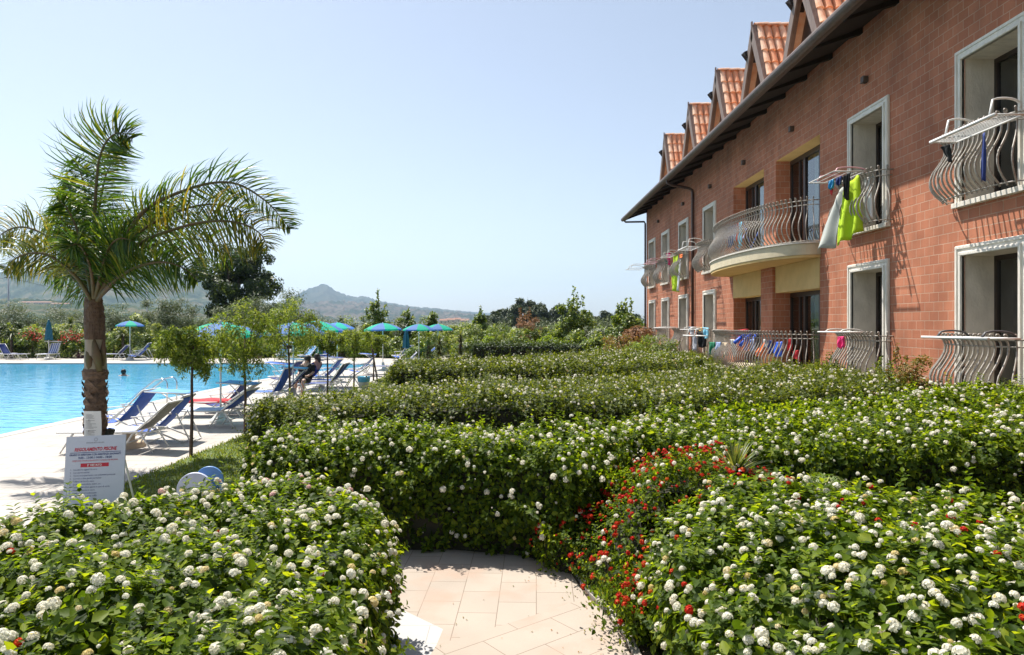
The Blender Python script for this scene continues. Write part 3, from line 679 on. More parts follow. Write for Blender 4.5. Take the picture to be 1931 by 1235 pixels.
HEADS_N = [head_template(28, i, .8) for i in range(3)]; HEADS_M = [head_template(13, i+9, .85) for i in range(2)]
HEADS_F = [head_template(6, i+20, .9) for i in range(2)]
def head_mesh(P, N, sz, tmpls, name, mat):
    parts = []; n = len(P); w = RNG.integers(0, len(tmpls), n)
    for k, (T, TF, TR) in enumerate(tmpls):
        s = w == k
        if not s.any(): continue
        A, B, C = frames(nrm(N[s])); V, Fc = inst(T, TF, P[s], A, B, C, sz[s]); m_ = s.sum(); h = np.where(RNG.random(m_) < .08, RNG.uniform(.68,.85,m_), RNG.uniform(0,.62,m_)); R_ = np.tile(TR, m_).reshape(m_,-1); R_ = np.where(R_ >= .99, 1, h[:,None]+RNG.uniform(-.05,.05,R_.shape)); parts.append((V, Fc, R_.ravel()))
    V, Fc, r = cat(parts); return arr_mesh(name, V, Fc, mat, r)
def make_hedge(label, poly, H, leafL, dens, near=0, flowers=(), shell=.16, lump=.075, er=.28, mat='lantana', shoots=30, group='flowering hedges', side_d=1.0, seed=1, name='lantana_hedge', cat_='hedge', zmin=.02, nparts=100, inset=.12, cdrop=.17, fexp=1.6, bulge=.07):
    """flowers: (density per m2, size, material key, chance mask fn or None)"""
    Hf = H if callable(H) else (lambda x, y: np.full_like(x, H))
    cx, cy = np.mean([p[0] for p in poly]), np.mean([p[1] for p in poly])
    root = thing(name, label, cat_, (cx, cy, 0), 0, group)
    P_ = np.array(poly, float); x0, y0 = P_.min(0); x1, y1 = P_.max(0)
    def top(x, y, d):
        z = Hf(x, y)+lump*vnoise(x*1.3, y*1.3, seed)+lump*.6*vnoise(x*3.7, y*3.7, seed+4)
        e = np.clip(d/er, 0, 1); return z-er*(1-np.sqrt(np.clip(1-(1-e)**2, 0, 1)))
    def sample(area_dens, side_dens):
        n = int((x1-x0)*(y1-y0)*area_dens); x = RNG.uniform(x0, x1, n); y = RNG.uniform(y0, y1, n); k = in_poly(x, y, poly); x, y = x[k], y[k]
        d = edge_dist(x, y, poly); z = top(x, y, d)
        # surface normal by difference
        e = .06; zx = (top(x+e, y, np.maximum(edge_dist(x+e, y, poly)*np.where(in_poly(x+e, y, poly),1,0), 0))-z)/e; zy = (top(x, y+e, np.maximum(edge_dist(x, y+e, poly)*np.where(in_poly(x, y+e, poly),1,0), 0))-z)/e
        zx, zy = np.clip(zx,-2,2), np.clip(zy,-2,2)
        Pt = np.stack([x,y,z],1); Nt = nrm(np.stack([-zx,-zy,np.ones_like(x)],1))
        Ps, Ns = [], []
        for i in range(len(poly)):
            a = np.array(poly[i]); c = np.array(poly[(i+1) % len(poly)]); l = np.linalg.norm(c-a)
            nn = np.array([(c-a)[1], -(c-a)[0]])/l
            m = (a+c)/2+nn*.02
            if in_poly(np.array([m[0]]), np.array([m[1]]), poly)[0]: nn = -nn
            hh = float(Hf(np.array([a[0]]), np.array([a[1]]))[0]); k = int(l*hh*side_dens)
            if k < 1: continue
            t_ = RNG.random(k); q = a+(c-a)*t_[:,None]; z = zmin+(hh-.05-zmin)*RNG.random(k)**.85
            bul = bulge*vnoise(q[:,0]*2+q[:,1]*2, z*3, seed+7)+.03*vnoise(q[:,0]*6-q[:,1]*5, z*7, seed)-.10*np.clip(.5-z, 0, 1)-np.where(z > hh-er, (z-hh+er)**2/er, 0)
            q = q+nn*bul[:,None]; Ps.append(np.column_stack([q, z])); Ns.append(np.tile([nn[0], nn[1], .15], (k,1)))
        return Pt, Nt, np.concatenate(Ps), np.concatenate(Ns)
    Pt, Nt, Ps, Ns = sample(dens, dens*side_d)
    P = np.concatenate([Pt, Ps]); N = np.concatenate([Nt, Ns]); dep = np.abs(RNG.normal(size=len(P)))**1.1*shell*.75
    P = P-nrm(N)*dep[:,None]+RNG.normal(size=P.shape)*.012; P[:,2] = np.maximum(P[:,2], .01)
    Nl = nrm(N)+RNG.normal(size=N.shape)*.55+np.array([0,0,.25])
    parts = [leaves(P, Nl, leafL, .66, near >= 1, .5)]
    # upright shoots that break the clipped outline
    SB, SD = [], []
    if shoots:
        Qt, QN, Qs, QNs = sample(shoots, shoots*.6)
        Q = np.concatenate([Qt, Qs]); QN = np.concatenate([QN, QNs]); hgt = RNG.gamma(2.2, .035, len(Q)); hgt = np.clip(hgt*(1 if near else 1.35), .02, .30)
        D = nrm(nrm(QN)*.8+np.array([0,0,.8])+RNG.normal(size=Q.shape)*.28)
        for k in range(7):
            f = k/6; c = Q+D*(hgt*f)[:,None]; sp = RNG.normal(size=Q.shape); sp = nrm(sp-(sp*D).sum(1, keepdims=True)*D)
            for s_ in (1, -1):
                A = nrm(sp*s_+D*(.25+.6*f)-np.array([0,0,.15])); Nn = D+sp*(-.3*s_)
                parts.append(leaves(c, Nn, leafL*(1.0-.35*f), .58, near >= 1, .2, A=A))
        tips, tipd = Q+D*hgt[:,None], D
        if near:
            T = np.array([(0,-.5,0),(0,.5,0),(1,0,0)], float)
            sp = frames(D)[0]; V, Fc = inst(T, np.array([(0,1,2)]), Q-D*.12, D, sp, np.cross(D, sp), hgt+.13, np.full(len(Q), .006)); parts.append((V, Fc, np.repeat(.1, len(V))))
    V, Fc, r = cat(parts)
    me = arr_mesh('foliage', V, Fc, M[mat], r); o = link('foliage', me, root); o.location = (-cx, -cy, 0)
    # solid core, coloured dark as the shade deep between the leaves
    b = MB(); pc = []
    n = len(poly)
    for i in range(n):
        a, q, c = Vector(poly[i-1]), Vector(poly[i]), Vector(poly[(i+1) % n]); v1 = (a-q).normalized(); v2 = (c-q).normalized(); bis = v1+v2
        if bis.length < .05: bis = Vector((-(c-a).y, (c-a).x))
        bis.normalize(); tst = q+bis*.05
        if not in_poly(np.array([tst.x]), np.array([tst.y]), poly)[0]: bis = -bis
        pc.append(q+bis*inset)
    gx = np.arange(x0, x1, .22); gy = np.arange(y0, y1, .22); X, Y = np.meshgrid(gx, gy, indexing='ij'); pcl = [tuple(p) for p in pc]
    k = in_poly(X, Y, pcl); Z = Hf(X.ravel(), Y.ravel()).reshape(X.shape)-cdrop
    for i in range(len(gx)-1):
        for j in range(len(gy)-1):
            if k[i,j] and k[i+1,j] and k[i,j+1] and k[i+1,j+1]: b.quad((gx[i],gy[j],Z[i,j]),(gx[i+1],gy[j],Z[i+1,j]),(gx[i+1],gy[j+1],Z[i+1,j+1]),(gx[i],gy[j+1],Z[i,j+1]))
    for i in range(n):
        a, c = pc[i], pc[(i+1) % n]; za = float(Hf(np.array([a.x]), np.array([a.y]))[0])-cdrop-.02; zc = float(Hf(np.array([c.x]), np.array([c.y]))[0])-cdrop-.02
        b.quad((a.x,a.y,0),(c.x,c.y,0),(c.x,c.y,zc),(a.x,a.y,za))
    co = b.build('shade_core', M['core'], root); co.location = (-cx, -cy, 0)
    # flowers
    for fd, fs, fm, mask, pn in flowers:
        Qt, QN, Qs, QNs = sample(fd, fd*.75)
        # fewer low on the sides
        hz = Hf(Qs[:,0], Qs[:,1]); kk = RNG.random(len(Qs)) < np.clip(Qs[:,2]/hz, 0.05, 1)**fexp; Qs, QNs = Qs[kk], QNs[kk]
        Q = np.concatenate([Qt, Qs]); QN = nrm(np.concatenate([QN, QNs])+np.array([0,0,.5]))
        if mask is not None: kk = mask(Q); Q, QN = Q[kk], QN[kk]
        # gather into loose sprays
        g_ = vnoise(Q[:,0]*4, Q[:,1]*4+Q[:,2]*4, seed+11); kk = RNG.random(len(Q)) < .62+.5*g_; Q, QN = Q[kk], QN[kk]
        if len(Q) < 2: continue
        Q = Q+QN*RNG.uniform(.0, .09, len(Q))[:,None]+RNG.normal(size=Q.shape)*.01; QN = QN+RNG.normal(size=QN.shape)*.22
        tm = HEADS_N if near == 2 else HEADS_M if near == 1 else HEADS_F
        sz = fs*.5*np.clip(RNG.normal(.85, .30, len(Q)), .3, 1.5)
        if nparts and near:
            dd = np.linalg.norm(Q-np.array([0,0,EYE]), axis=1); order = np.argsort(dd/sz); vis = Q[order]; m_ = order[:nparts] 
            rest = order[nparts:]
            mes = [arr_mesh(pn, T, TF, M[fm], TR) for T, TF, TR in tm]
            for i in m_:
                ob = link(pn, mes[int(RNG.integers(0, len(mes)))], root); ob.location = Vector(Q[i])-Vector((cx,cy,0)); ob.scale = (sz[i],)*3
                ob.rotation_mode = 'QUATERNION'; ob.rotation_quaternion = Vector(QN[i]).to_track_quat('Z', 'Y')
        else: rest = np.arange(len(Q))
        if len(rest):
            me = head_mesh(Q[rest], QN[rest], sz[rest], tm, pn+'s', M[fm]); ob = link(pn+'s', me, root); ob.location = (-cx,-cy,0); ob['kind'] = 'stuff'
    return root
HB = lambda x, y: 1.03+.30*sm01((x-2.8)/3.6)+.03*vnoise(x*.8, y*.8, 2)
A_ = [(-4.3,1.2),(-3.55,3.2),(-3.2,4.0),(-3.0,4.5),(-2.5,5.0),(-2.0,5.4),(-1.5,5.3),(-.95,4.95),(-.75,4.3),(-.64,3.2),(-.52,1.2)]
make_hedge('white and pink flowering hedge in the left foreground before the pool rules sign', A_, lambda x, y: .97+.05*vnoise(x*1.2, y*1.2, 3)+.07*sm01((-x-1.6)*1.0)*sm01(y-3.8), .062, 2600, 2,
    [(175,.042,'flower',None,'white_flower_head'),(22,.05,'flower_pink',lambda Q: (Q[:,1] > 4.75) & (Q[:,0] > -2.8),'pink_flower_head'),(5,.045,'flower_red',lambda Q: Q[:,1] < 4.1,'red_flower_head')], shoots=70, seed=2)
F_ = [(.88,1.2),(.92,4.4),(.92,4.9),(1.1,5.3),(1.5,5.5),(2.1,5.35),(2.6,4.9),(3.2,4.5),(4.4,4.45),(4.7,1.2)]
make_hedge('large leaved white flowering hedge in the right foreground with a few red flowers', F_, lambda x, y: .70+.32*sm01((x-.85)/.95)+.05*vnoise(x*1.2, y*1.2, 7)+.04*sm01(x-1.8), .069, 2400, 2,
    [(190,.042,'flower',None,'white_flower_head'),(22,.042,'flower_red',lambda Q: (Q[:,0] > 1.8) | (Q[:,0] < 1.1),'red_flower_head')], shoots=70, seed=5)
B_ = [(-2.75,7.0),(-2.3,6.65),(-1.3,6.6),(-.6,6.62),(.05,6.45),(.5,6.15),(.75,6.3),(1.3,7.0),(1.5,7.7),(.5,7.95),(-1.2,7.95),(-2.5,7.9)]
make_hedge('white flowering hedge standing straight behind the curved stone path', B_, 1.03, .058, 2700, 1,
    [(130,.042,'flower',None,'white_flower_head')], shoots=80, seed=8, shell=.16, fexp=.9, bulge=.10, lump=.09)
R_ = [(.18,6.28),(.50,5.95),(.62,5.60),(.73,5.2),(.79,4.7),(.98,4.6),(1.0,5.2),(1.3,5.55),(2.2,5.75),(2.5,6.5),(2.0,6.95),(1.35,6.95),(.7,6.55)]
make_hedge('low red and orange flowering shrub spilling onto the path edge', R_, lambda x, y: .40+.20*vnoise(x*1.5,y*1.5,4)*.4+.52*sm01((x-.45)/1.0)*sm01((y-5.0)/1.0), .04, 3000, 1,
    [(300,.036,'flower_red',None,'red_flower_head'),(40,.045,'flower',None,'white_flower_head')], shoots=60, seed=12, er=.3)
E_ = [(1.15,7.35),(1.7,6.95),(2.4,6.85),(3.3,6.5),(4.6,6.2),(6.9,6.05),(6.95,10.0),(5,9.3),(2.5,8.9),(1.3,8.4)]
make_hedge('deep white flowering hedge below the nearest ground floor window', E_, HB, .058, 2100, 1,
    [(80,.041,'flower',None,'white_flower_head')], shoots=70, seed=15, shell=.14, fexp=2.6, lump=.07, er=.13, bulge=.03)
C_ = [(-4.3,11.2),(-3.9,10.3),(-2.7,9.9),(0,9.9),(2,9.8),(4,10.2),(6.9,10.6),(6.9,15.8),(4,15.9),(2,14.2),(.2,13.4),(-1,12.8),(-2.6,12.5),(-3.9,12.3)]
make_hedge('wide white flowering hedge running from the lawn to the balcony terrace', C_, lambda x, y: 0.94+.17*sm01((x+3.4)/2.5)+.14*sm01((x-2.8)/3.6)+.03*vnoise(x*.8, y*.8, 2), .062, 1500, 0,
    [(60,.038,'flower',None,'white_flower_head')], shoots=55, seed=21, mat='lantana_far', fexp=3.0, lump=.09)
D_ = [(-3.5,19.3),(-3.15,17.7),(0,17.6),(3,18.2),(5.6,18.6),(5.9,21),(5.6,27.5),(4,27),(.8,23.2),(-1.5,21),(-3.2,20.7)]
make_hedge('farthest white flowering hedge in front of the dark clipped hedge', D_, lambda x, y: 1.12+.1*sm01((x-2)/3.6), .075, 950, 0,
    [(36,.042,'flower',None,'white_flower_head')], shoots=26, seed=25, mat='lantana_far', fexp=3.0, lump=.10)
Dk = [(-2.0,34.5),(4.6,34),(4.8,35.6),(-2.2,36.2)]
make_hedge('dark flowerless clipped hedge behind the flowering rows', Dk, 1.25, .10, 420, 0, (), shoots=6, seed=31, mat='darkleaf', group=None, name='clipped_hedge')

# ---------------------------------------------------------------- trees and shrubs
def clump_crown(c, rx, ry, rz, ncl, nl, L, wr=.5, csz=.28, hang=.4, near=False, hollow=.55, up=0, flat=0, droop=0):
    """leaves in clumps scattered over an uneven ellipsoid"""
    d = nrm(RNG.normal(size=(ncl,3))); rr = RNG.uniform(hollow, 1.02, ncl)**.8
    cc = np.array(c)+d*np.array([rx,ry,rz])*rr[:,None]*(1+.12*vnoise(d[:,0]*3+c[0], d[:,1]*3+d[:,2]*2, c[1]))[:,None]
    w = RNG.integers(0, ncl, nl); s = RNG.uniform(.6,1.3,ncl)*csz*(rx+rz)/2
    off = nrm(RNG.normal(size=(nl,3)))*(RNG.random(nl)**.45*s[w])[:,None]; off[:,2] *= .75
    if droop: off[:,2] -= droop*RNG.random(nl)**2
    P = cc[w]+off; N = off+d[w]*.3+RNG.normal(size=(nl,3))*.25+np.array([0,0,.25])
    return leaves(P, N, L, wr, near, hang), cc
def make_tree(name, label, base, h, rx, ry, rz, ncl, nl, L, mat, group, cat_='tree', trunk_r=None, wr=.5, csz=.28, lean=(0,0), hang=.4, droop=0, zc=None, shoots=0, hollow=.55, limbs=7, bark='bark', wisps=0):
    base = Vector(base); root = thing(name, label, cat_, base, 0, group)
    zc = h-rz if zc is None else zc; c = (lean[0], lean[1], zc)
    lf, cc = clump_crown(c, rx, ry, rz, ncl, nl, L, wr, csz, hang, hollow=hollow, droop=droop); parts = [lf]
    if shoots:
        for i in range(shoots):
            a = RNG.uniform(0, 6.28); q = RNG.uniform(0,.75); p = np.array([c[0]+rx*q*math.cos(a), c[1]+ry*q*math.sin(a), zc+rz*RNG.uniform(.3,.85)])
            hh = rz*RNG.uniform(.25,.6)*(1.2-q); m = int(34); f = RNG.random(m); dr = np.array([math.cos(a)*.15*q, math.sin(a)*.15*q, 1])
            PP = p+dr*(f*hh)[:,None]+RNG.normal(size=(m,3))*np.array([.045,.045,.03])*rx*.8*(1.15-f)[:,None]; parts.append(leaves(PP, RNG.normal(size=(m,3)), L, wr, False, 0))
    for i in range(wisps):
        a = RNG.uniform(0, 6.28); q = RNG.uniform(.55,.95); el_ = RNG.uniform(-.3,.9); p = np.array([c[0]+rx*q*math.cos(a)*math.cos(el_), c[1]+ry*q*math.sin(a)*math.cos(el_), zc+rz*q*math.sin(el_)])
        m = 46; f = RNG.random(m); hh = RNG.uniform(.35,.9)*rx; dr = np.array([math.cos(a), math.sin(a), .5])
        PP = p+dr*(f*hh)[:,None]; PP[:,2] -= 1.1*hh*f**2; PP += RNG.normal(size=(m,3))*.022; parts.append(leaves(PP, RNG.normal(size=(m,3)), L, wr, False, 1.0))
    V, Fc, r = cat(parts); link('crown', arr_mesh('crown', V, Fc, M[mat], r), root)
    tr_ = trunk_r or h*.02; b = MB(); top = Vector((c[0], c[1], zc))
    b.tube([(0,0,-.05),(lean[0]*.2+tr_*.4,lean[1]*.2,zc*.35),(lean[0]*.6-tr_*.4,lean[1]*.6,zc*.7),tuple(top)], [tr_*1.25,tr_,tr_*.85,tr_*.45], n=7)
    for i in range(limbs):
        t_ = cc[int(RNG.integers(0, len(cc)))]; s0 = Vector((lean[0]*.6, lean[1]*.6, max(.3, zc-rz*.75)))
        m_ = (s0+Vector(t_))/2+Vector((0,0,-.08*rz)); b.tube([s0, m_, Vector(t_)], [tr_*.5,tr_*.35,tr_*.12], n=5)
    b.build('trunk', M[bark], root, smooth=True)
    return root
def tx(x, Y): return (x-CX)*Y/F
def th(y, Y): return EYE+(HY-y)*Y/F
# saplings along the lawn edge
sap = [(360,11.5,312,418,600,706,'nearest young pepper tree at the lawn edge with a lopsided low crown'),
       (462,13.9,410,514,566,700,'second young pepper tree, fuller crowned, at the corner of the white deck'),
       (546,16.6,492,598,558,672,'third young pepper tree behind the low hedge corner'),
       (617,19.9,594,644,622,664,'fourth young pepper tree with a small crown beside the seated bathers'),
       (667,23.0,642,696,612,668,'fifth young pepper tree left of the white litter bin'),
       (704,27.0,684,726,626,660,'last young pepper tree, right of the white litter bin')]
for (x, Y, xl, xr, yt, yb, lb) in sap:
    X = tx(x, Y); cxm = tx((xl+xr)/2, Y)-X; rx = (xr-xl)/2*Y/F; h = th(yt, Y); rz = (yb-yt)/2*Y/F
    nl = int(4300*max(.35, 12/Y))
    r_ = make_tree('pepper_tree', lb, (X, Y, 0), h, rx, rx*.95, rz, 38, int(nl*1.15), .062*(1+.02*Y), 'sapleaf', 'young trees along the lawn', trunk_r=.026, wr=.28, csz=.23, lean=(cxm,0), hang=1.4, droop=rz*.45, hollow=.3, bark='sapling_bark', limbs=9, wisps=24)
# a stake leaning beside the last one
b = MB(); Y = 26.4; b.tube([(tx(712,Y),Y,0),(tx(700,Y),Y,1.5)], .03, n=6); tag(b.build('tree_stake', M['sapling_bark']), 'slanting wooden stake propping the last pepper tree by the bin', 'stake')
# shrubs across the pool
far_shrubs = []
def shrub(x, Y, w, yt, mat, lb, L=.14, nl=1500, ry=None, name='shrub', shoots=0, group='shrubs beyond the pool', ncl=22, wr=.5, csz=.3):
    h = max(.5, th(yt, Y)); rx = w/2*Y/F; rz = h*.52
    return make_tree(name, lb, (tx(x,Y), Y, -.1), h, rx, ry or min(rx,1.3), rz, ncl, nl, L, mat, group, 'shrub', trunk_r=.04, wr=wr, csz=csz, zc=h*.47, shoots=shoots, hollow=.35, limbs=4)
pool_row = [(-60,46.3,100,612,'shrub','shrub cut by the frame edge behind the two left loungers'),(8,46.5,90,601,'darkleaf','brownish dark shrub topped with spiky leaves at the far left of the pool'),
 (62,46.2,70,616,'shrub','shrub with red blooms left of the closed teal parasol'),(108,46.6,70,598,'shrub_pale','pale glossy shrub right behind the closed teal parasol'),
 (148,46.2,64,622,'shrub','shrub with coral blooms left of the big palm trunk'),(215,46.4,70,612,'shrub','shrub just right of the big palm trunk beyond the pool'),
 (262,46.9,66,590,'shrub_pale','tall pale glossy shrub rising behind the open parasol by the palm'),(300,46.2,76,640,'shrub_pale','low glossy shrub right of the chair under the far parasol'),
 (352,46.4,80,628,'shrub','dark shrub behind the nearest pepper tree crown'),(412,46.6,80,640,'shrub','shrub behind the second pepper tree trunk'),(470,46.4,70,650,'shrub','shrub between the second and third pepper trees'),
 (520,47.0,70,630,'shrub_lime','lime green shrub left of the blue chair beyond the pool'),(575,47,76,628,'shrub_lime','yellow green shrub between the two blue chairs beyond the pool'),(640,47.2,80,630,'shrub','shrub behind the right hand blue chair beyond the pool'),
 (700,46.4,80,622,'shrub_lime','light green shrub behind the folded parasol row'),(752,46,70,628,'shrub','shrub behind the closed parasol next to the flowering hedge')]
for i, (x, Y, w, yt, mt, lb) in enumerate(pool_row): shrub(x, Y, w*1.35, yt, mt, lb, .17, 4600, group='shrubs in a row beyond the pool')
# blooms on two of them (parts of the shrubs)
for nm, pts in (('shrub.002', [(45,632),(60,625),(75,630),(68,638)]), ('shrub.004', [(120,632),(132,628),(142,636),(150,640),(128,640),(158,628)])):
    s_ = bpy.data.objects.get(nm)
    if s_:
        P = np.concatenate([np.array(px(x, y, s_.location.y-1.0))-np.array(s_.location)+RNG.normal(size=(26,3))*.16 for x, y in pts])
        V, Fc, r = leaves(P, RNG.normal(size=P.shape), .12, .8); link('red_blooms', arr_mesh('red_blooms', V, Fc, M['hib'], r), s_)['kind'] = 'stuff'
# purple ground cover ball beside the palm
shrub(150, 45.0, 26, 662, 'bougain', 'low purple leaved ball plant at the deck edge behind the palm trunk', .08, 700, name='ground_cover_plant', group=None)
shrub(470, 44.6, 50, 676, 'bougain', 'dark low ground cover mound at the far pool edge left of the blue chair', .08, 800, name='ground_cover_plant', group=None)
# big dark tree, olives, background trees
make_tree('plane_tree', 'big dark dense tree standing beyond the pool right of the palm', (tx(425,62), 62, -.1), th(452,62), 4.2, 3.4, 3.8, 100, 21000, .27, 'darkleaf', None, trunk_r=.3, csz=.20, wr=.65, hollow=.35, limbs=14, lean=(1.3,0), zc=th(532,62))
ol = [(300,56,90,558,'olive tree right of the palm trunk, left of the big dark tree'),(345,58,80,560,'grey green olive tree close under the left side of the dark tree'),(485,54,120,548,'large silvery olive tree below the right side of the dark tree'),(545,56,90,552,'silvery olive tree at the right foot of the dark tree'),
      (405,52,80,580,'olive tree in front of the dark tree trunk'),(25,60,110,572,'olive tree beside the utility pole at the far left'),(100,62,110,575,'dark olive tree left of the palm trunk'),(165,60,80,580,'olive tree hidden partly by the palm trunk'),(235,58,90,572,'olive tree just right of the palm trunk top'),
      (-60,62,120,575,'olive tree at the left frame edge'),(590,56,70,590,'low olive tree beyond the umbrellas'),(930,58,90,608,'silvery olive tree among the shrubs left of the rusty tree'),(1130,50,110,606,'silvery olive tree left of the hotel corner'),(1020,70,90,600,'olive tree right behind the rusty tree')]
for x, Y, w, yt, lb in ol:
    h = th(yt, Y); make_tree('olive_tree', lb, (tx(x,Y), Y, -.1), h, w/2*Y/F, w/2*Y/F*.8, h*.52, 44, 6500, .2, 'olive', 'olive trees beyond the garden', trunk_r=.14, wr=.32, csz=.34, hollow=.3, limbs=7, zc=h*.5)
pop = [(712,48,70,553,'leafy young poplar group with several upright shoots above the green parasol',7),(770,50,44,573,'young poplar with spiky shoots right of the tallest poplar group',5),(815,52,26,574,'slim young poplar alone before the town roofs',3),
       (1080,42,90,545,'tall poplar with long upright shoots against the pine wood',7),(1178,38,80,560,'poplar with bare tipped shoots next to the hotel corner',7),(905,48,30,578,'thin sparse sapling rising above the pale shrubs',3)]
for x, Y, w, yt, lb, ns in pop:
    h = th(yt, Y); make_tree('poplar', lb, (tx(x,Y), Y, -.1), h*.88, w/2*Y/F*.8, w/2*Y/F*.7, h*.46, 36, 4600, .17, 'shrub', 'poplars beyond the garden', trunk_r=.08, wr=.7, csz=.26, hollow=.2, shoots=ns*2, limbs=8)
    
make_tree('rusty_tree', 'thin tree with rusty brown leaves among the green shrubs', (tx(998,44), 44, -.1), th(578,44), 1.25, 1.0, 1.75, 26, 2300, .13, 'rust', None, trunk_r=.06, csz=.25, wr=.5, hollow=.2, limbs=8, shoots=4)
b = MB(); b.tube([(tx(994,44)+.1,44,2.2),(tx(994,44)+.05,44.05,th(560,44))], [.02,.006], n=4)
b.build('trunk_tip', M['bark'], bpy.data.objects['rusty_tree']).location = -Vector((tx(998,44),44,-.1))
bush = [(800,40,60,640,'shrub','dark shrub between the yuccas and the pool deck'),(893,42,70,628,'shrub','shrub right of the upright yucca'),(850,50,90,604,'shrub_pale','pale flowered shrub behind the yuccas'),(905,46,80,606,'shrub_pale','tall pale shrub behind the dark hedge left end'),
 (955,48,80,612,'shrub_pale','silver pale shrub left of the rusty tree'),(925,39,60,638,'shrub_lime','yellow green low bush over the left part of the dark hedge'),(975,42,60,632,'olive','grey green bush at the foot of the rusty tree'),(1020,44,70,618,'shrub_pale','pale bush right of the rusty tree'),
 (1030,38,70,632,'shrub_lime','bright lime bush above the middle of the dark hedge'),(1060,46,80,612,'shrub_pale','pale bush left of the tall poplar'),(1098,36,80,622,'shrub','green bush at the foot of the tall poplar'),(1125,33,50,632,'shrub','green bush right of the dark hedge end'),
 (1145,40,60,612,'olive','grey bush between the tall poplar and the orange bush'),(1172,30,62,618,'orangegreen','orange tinged green bush left of the hotel corner'),(1205,27,60,622,'shrub_lime','light green bush at the hotel corner'),(1200,33,60,606,'rust','rusty tipped bush against the hotel corner'),
 (1235,24,80,632,'shrub','dark green bush below the farthest window'),(1265,21.5,70,640,'shrub','round green bush before the second farthest window'),(740,50,80,598,'olive','grey bush behind the middle parasols'),(690,52,80,592,'shrub','green bush behind the two joined parasols'),(650,52,70,592,'olive','grey bush left of the poplar group'),
 (625,50,60,600,'shrub_pale','pale bush behind the green parasol'),(790,54,80,596,'shrub','green bush between two young poplars'),(835,56,60,600,'shrub_pale','pale bush left of the slim poplar top'),(870,60,70,603,'olive','grey bush in front of the town roofs')]
for i, (x, Y, w, yt, mt, lb) in enumerate(bush): shrub(x, Y, w*1.3, yt, mt, lb, .16 if Y > 30 else .09, 3800, group='shrubs behind the flowering hedges', ncl=26)
shrub(1325, 18.6, 92, 676, 'shrub_lime', 'bright lime green feathery bush in front of the terrace', .05, 5200, name='lime_bush', group=None, ncl=40, wr=.25)
shrub(1712, 10.9, 92, 640, 'orangegreen', 'reddish tipped climbing bush against the brick wall between two windows', .055, 4200, name='red_tipped_bush', group=None, wr=.55, shoots=5)
shrub(1556, 14.2, 80, 652, 'shrub', 'small green bush at the near end of the terrace railing', .06, 1700, name='wall_bush', group=None, shoots=4)
shrub(1655, 12.0, 80, 668, 'shrub', 'small green bush under the second window railing', .06, 1500, name='wall_bush', group=None, shoots=4)
# pine wood on the skyline and field scrub
def stuff_mass(name, label, cat_, spots, L, mat, nl, wr=.5):
    parts = []
    for x, Y, w, yt in spots:
        h = th(yt, Y); rx = w/2*Y/F; lf, _ = clump_crown((tx(x,Y), Y, h*.55), rx, rx*.7, h*.5, 16, nl, L*Y/100, wr, .32, .2, hollow=.3); parts.append(lf)
    V, Fc, r = cat(parts); o = link(name, arr_mesh(name, V, Fc, M[mat], r)); return tag(o, label, cat_, None, 'stuff')
wood = [(x, 170+RNG.uniform(-8,8), RNG.uniform(44,60), y) for x, y in ((935,588),(950,578),(968,571),(985,570),(1003,575),(1020,573),(1038,576),(1058,575),(1078,578),(1100,586),(1120,590),(942,592),(1145,592),(1165,588),(1150,598),(1190,594))]
stuff_mass('pine_wood', 'dark pine wood on the skyline behind the shrubs', 'wood', wood, .6, 'pine', 2200, .35)
sc = [(RNG.uniform(-150,1230), RNG.uniform(75,130), RNG.uniform(30,80), RNG.uniform(596,606)) for _ in range(70)]
stuff_mass('distant_scrub', 'band of grey green orchard and scrub in the fields beyond the pool', 'scrub', sc, .3, 'olive', 420, .4)
tk = [(RNG.uniform(870,1225), RNG.uniform(40,58), RNG.uniform(36,60), RNG.uniform(606,630)) for _ in range(46)]
stuff_mass('thicket', 'dense mass of green bushes behind the dark clipped hedge', 'thicket', tk, .34, 'shrub', 900, .55)
tk = [(RNG.uniform(-120,860), RNG.uniform(48,56), RNG.uniform(36,60), RNG.uniform(608,632)) for _ in range(70)]
stuff_mass('thicket', 'dense mass of green bushes filling behind the row of shrubs beyond the pool', 'thicket', tk, .34, 'shrub', 800, .55)
# yuccas, spiky plants, grass clumps
def blades(P0, D, L, w, droop, seg=4):
    """curved ribbons"""
    n = len(P0); side = nrm(np.cross(D, np.array([0,0,1.])+RNG.normal(size=(n,3))*.05)); V = []; Fc = []; ks = 2*(seg+1)
    for k in range(seg+1):
        f = k/seg; c = P0+D*(L*f)[:,None]; c[:,2] -= droop*L*f*f; ww = w*(1-f**1.6)*.5+.0006
        V.append(c+side*ww[:,None]); V.append(c-side*ww[:,None])
    V = np.stack(V, 1)
    for k in range(seg): Fc += [(2*k,2*k+1,2*k+3),(2*k,2*k+3,2*k+2)]
    Fc = np.array(Fc)[None]+(np.arange(n)*ks)[:,None,None]
    return V.reshape(-1,3), Fc.reshape(-1,3), np.repeat(RNG.random(n), ks)
def rosette(name, label, base, h, n, L, w, mat, droop=.35, col=0, cat_='plant', group=None, upb=.2, trunk=.08, sph=False):
    root = thing(name, label, cat_, base, 0, group); zz = RNG.uniform(max(0,h-col), h, n)
    th_ = RNG.uniform(0, 6.283, n); ph = RNG.uniform(-.25 if col or sph else .1, 1.45, n)
    D = np.stack([np.cos(th_)*np.cos(ph), np.sin(th_)*np.cos(ph), np.sin(ph)+upb], 1); D = nrm(D)
    V, Fc, r = blades(np.stack([np.zeros(n), np.zeros(n), zz],1), D, L*RNG.uniform(.7,1.15,n), np.full(n, w), droop)
    link('leaves', arr_mesh('leaves', V, Fc, M[mat], r), root)
    b = MB(); b.tube([(0,0,-.05),(0,0,h)], [trunk*1.2,trunk], n=7); b.build('trunk', M['bark'], root, smooth=True); return root
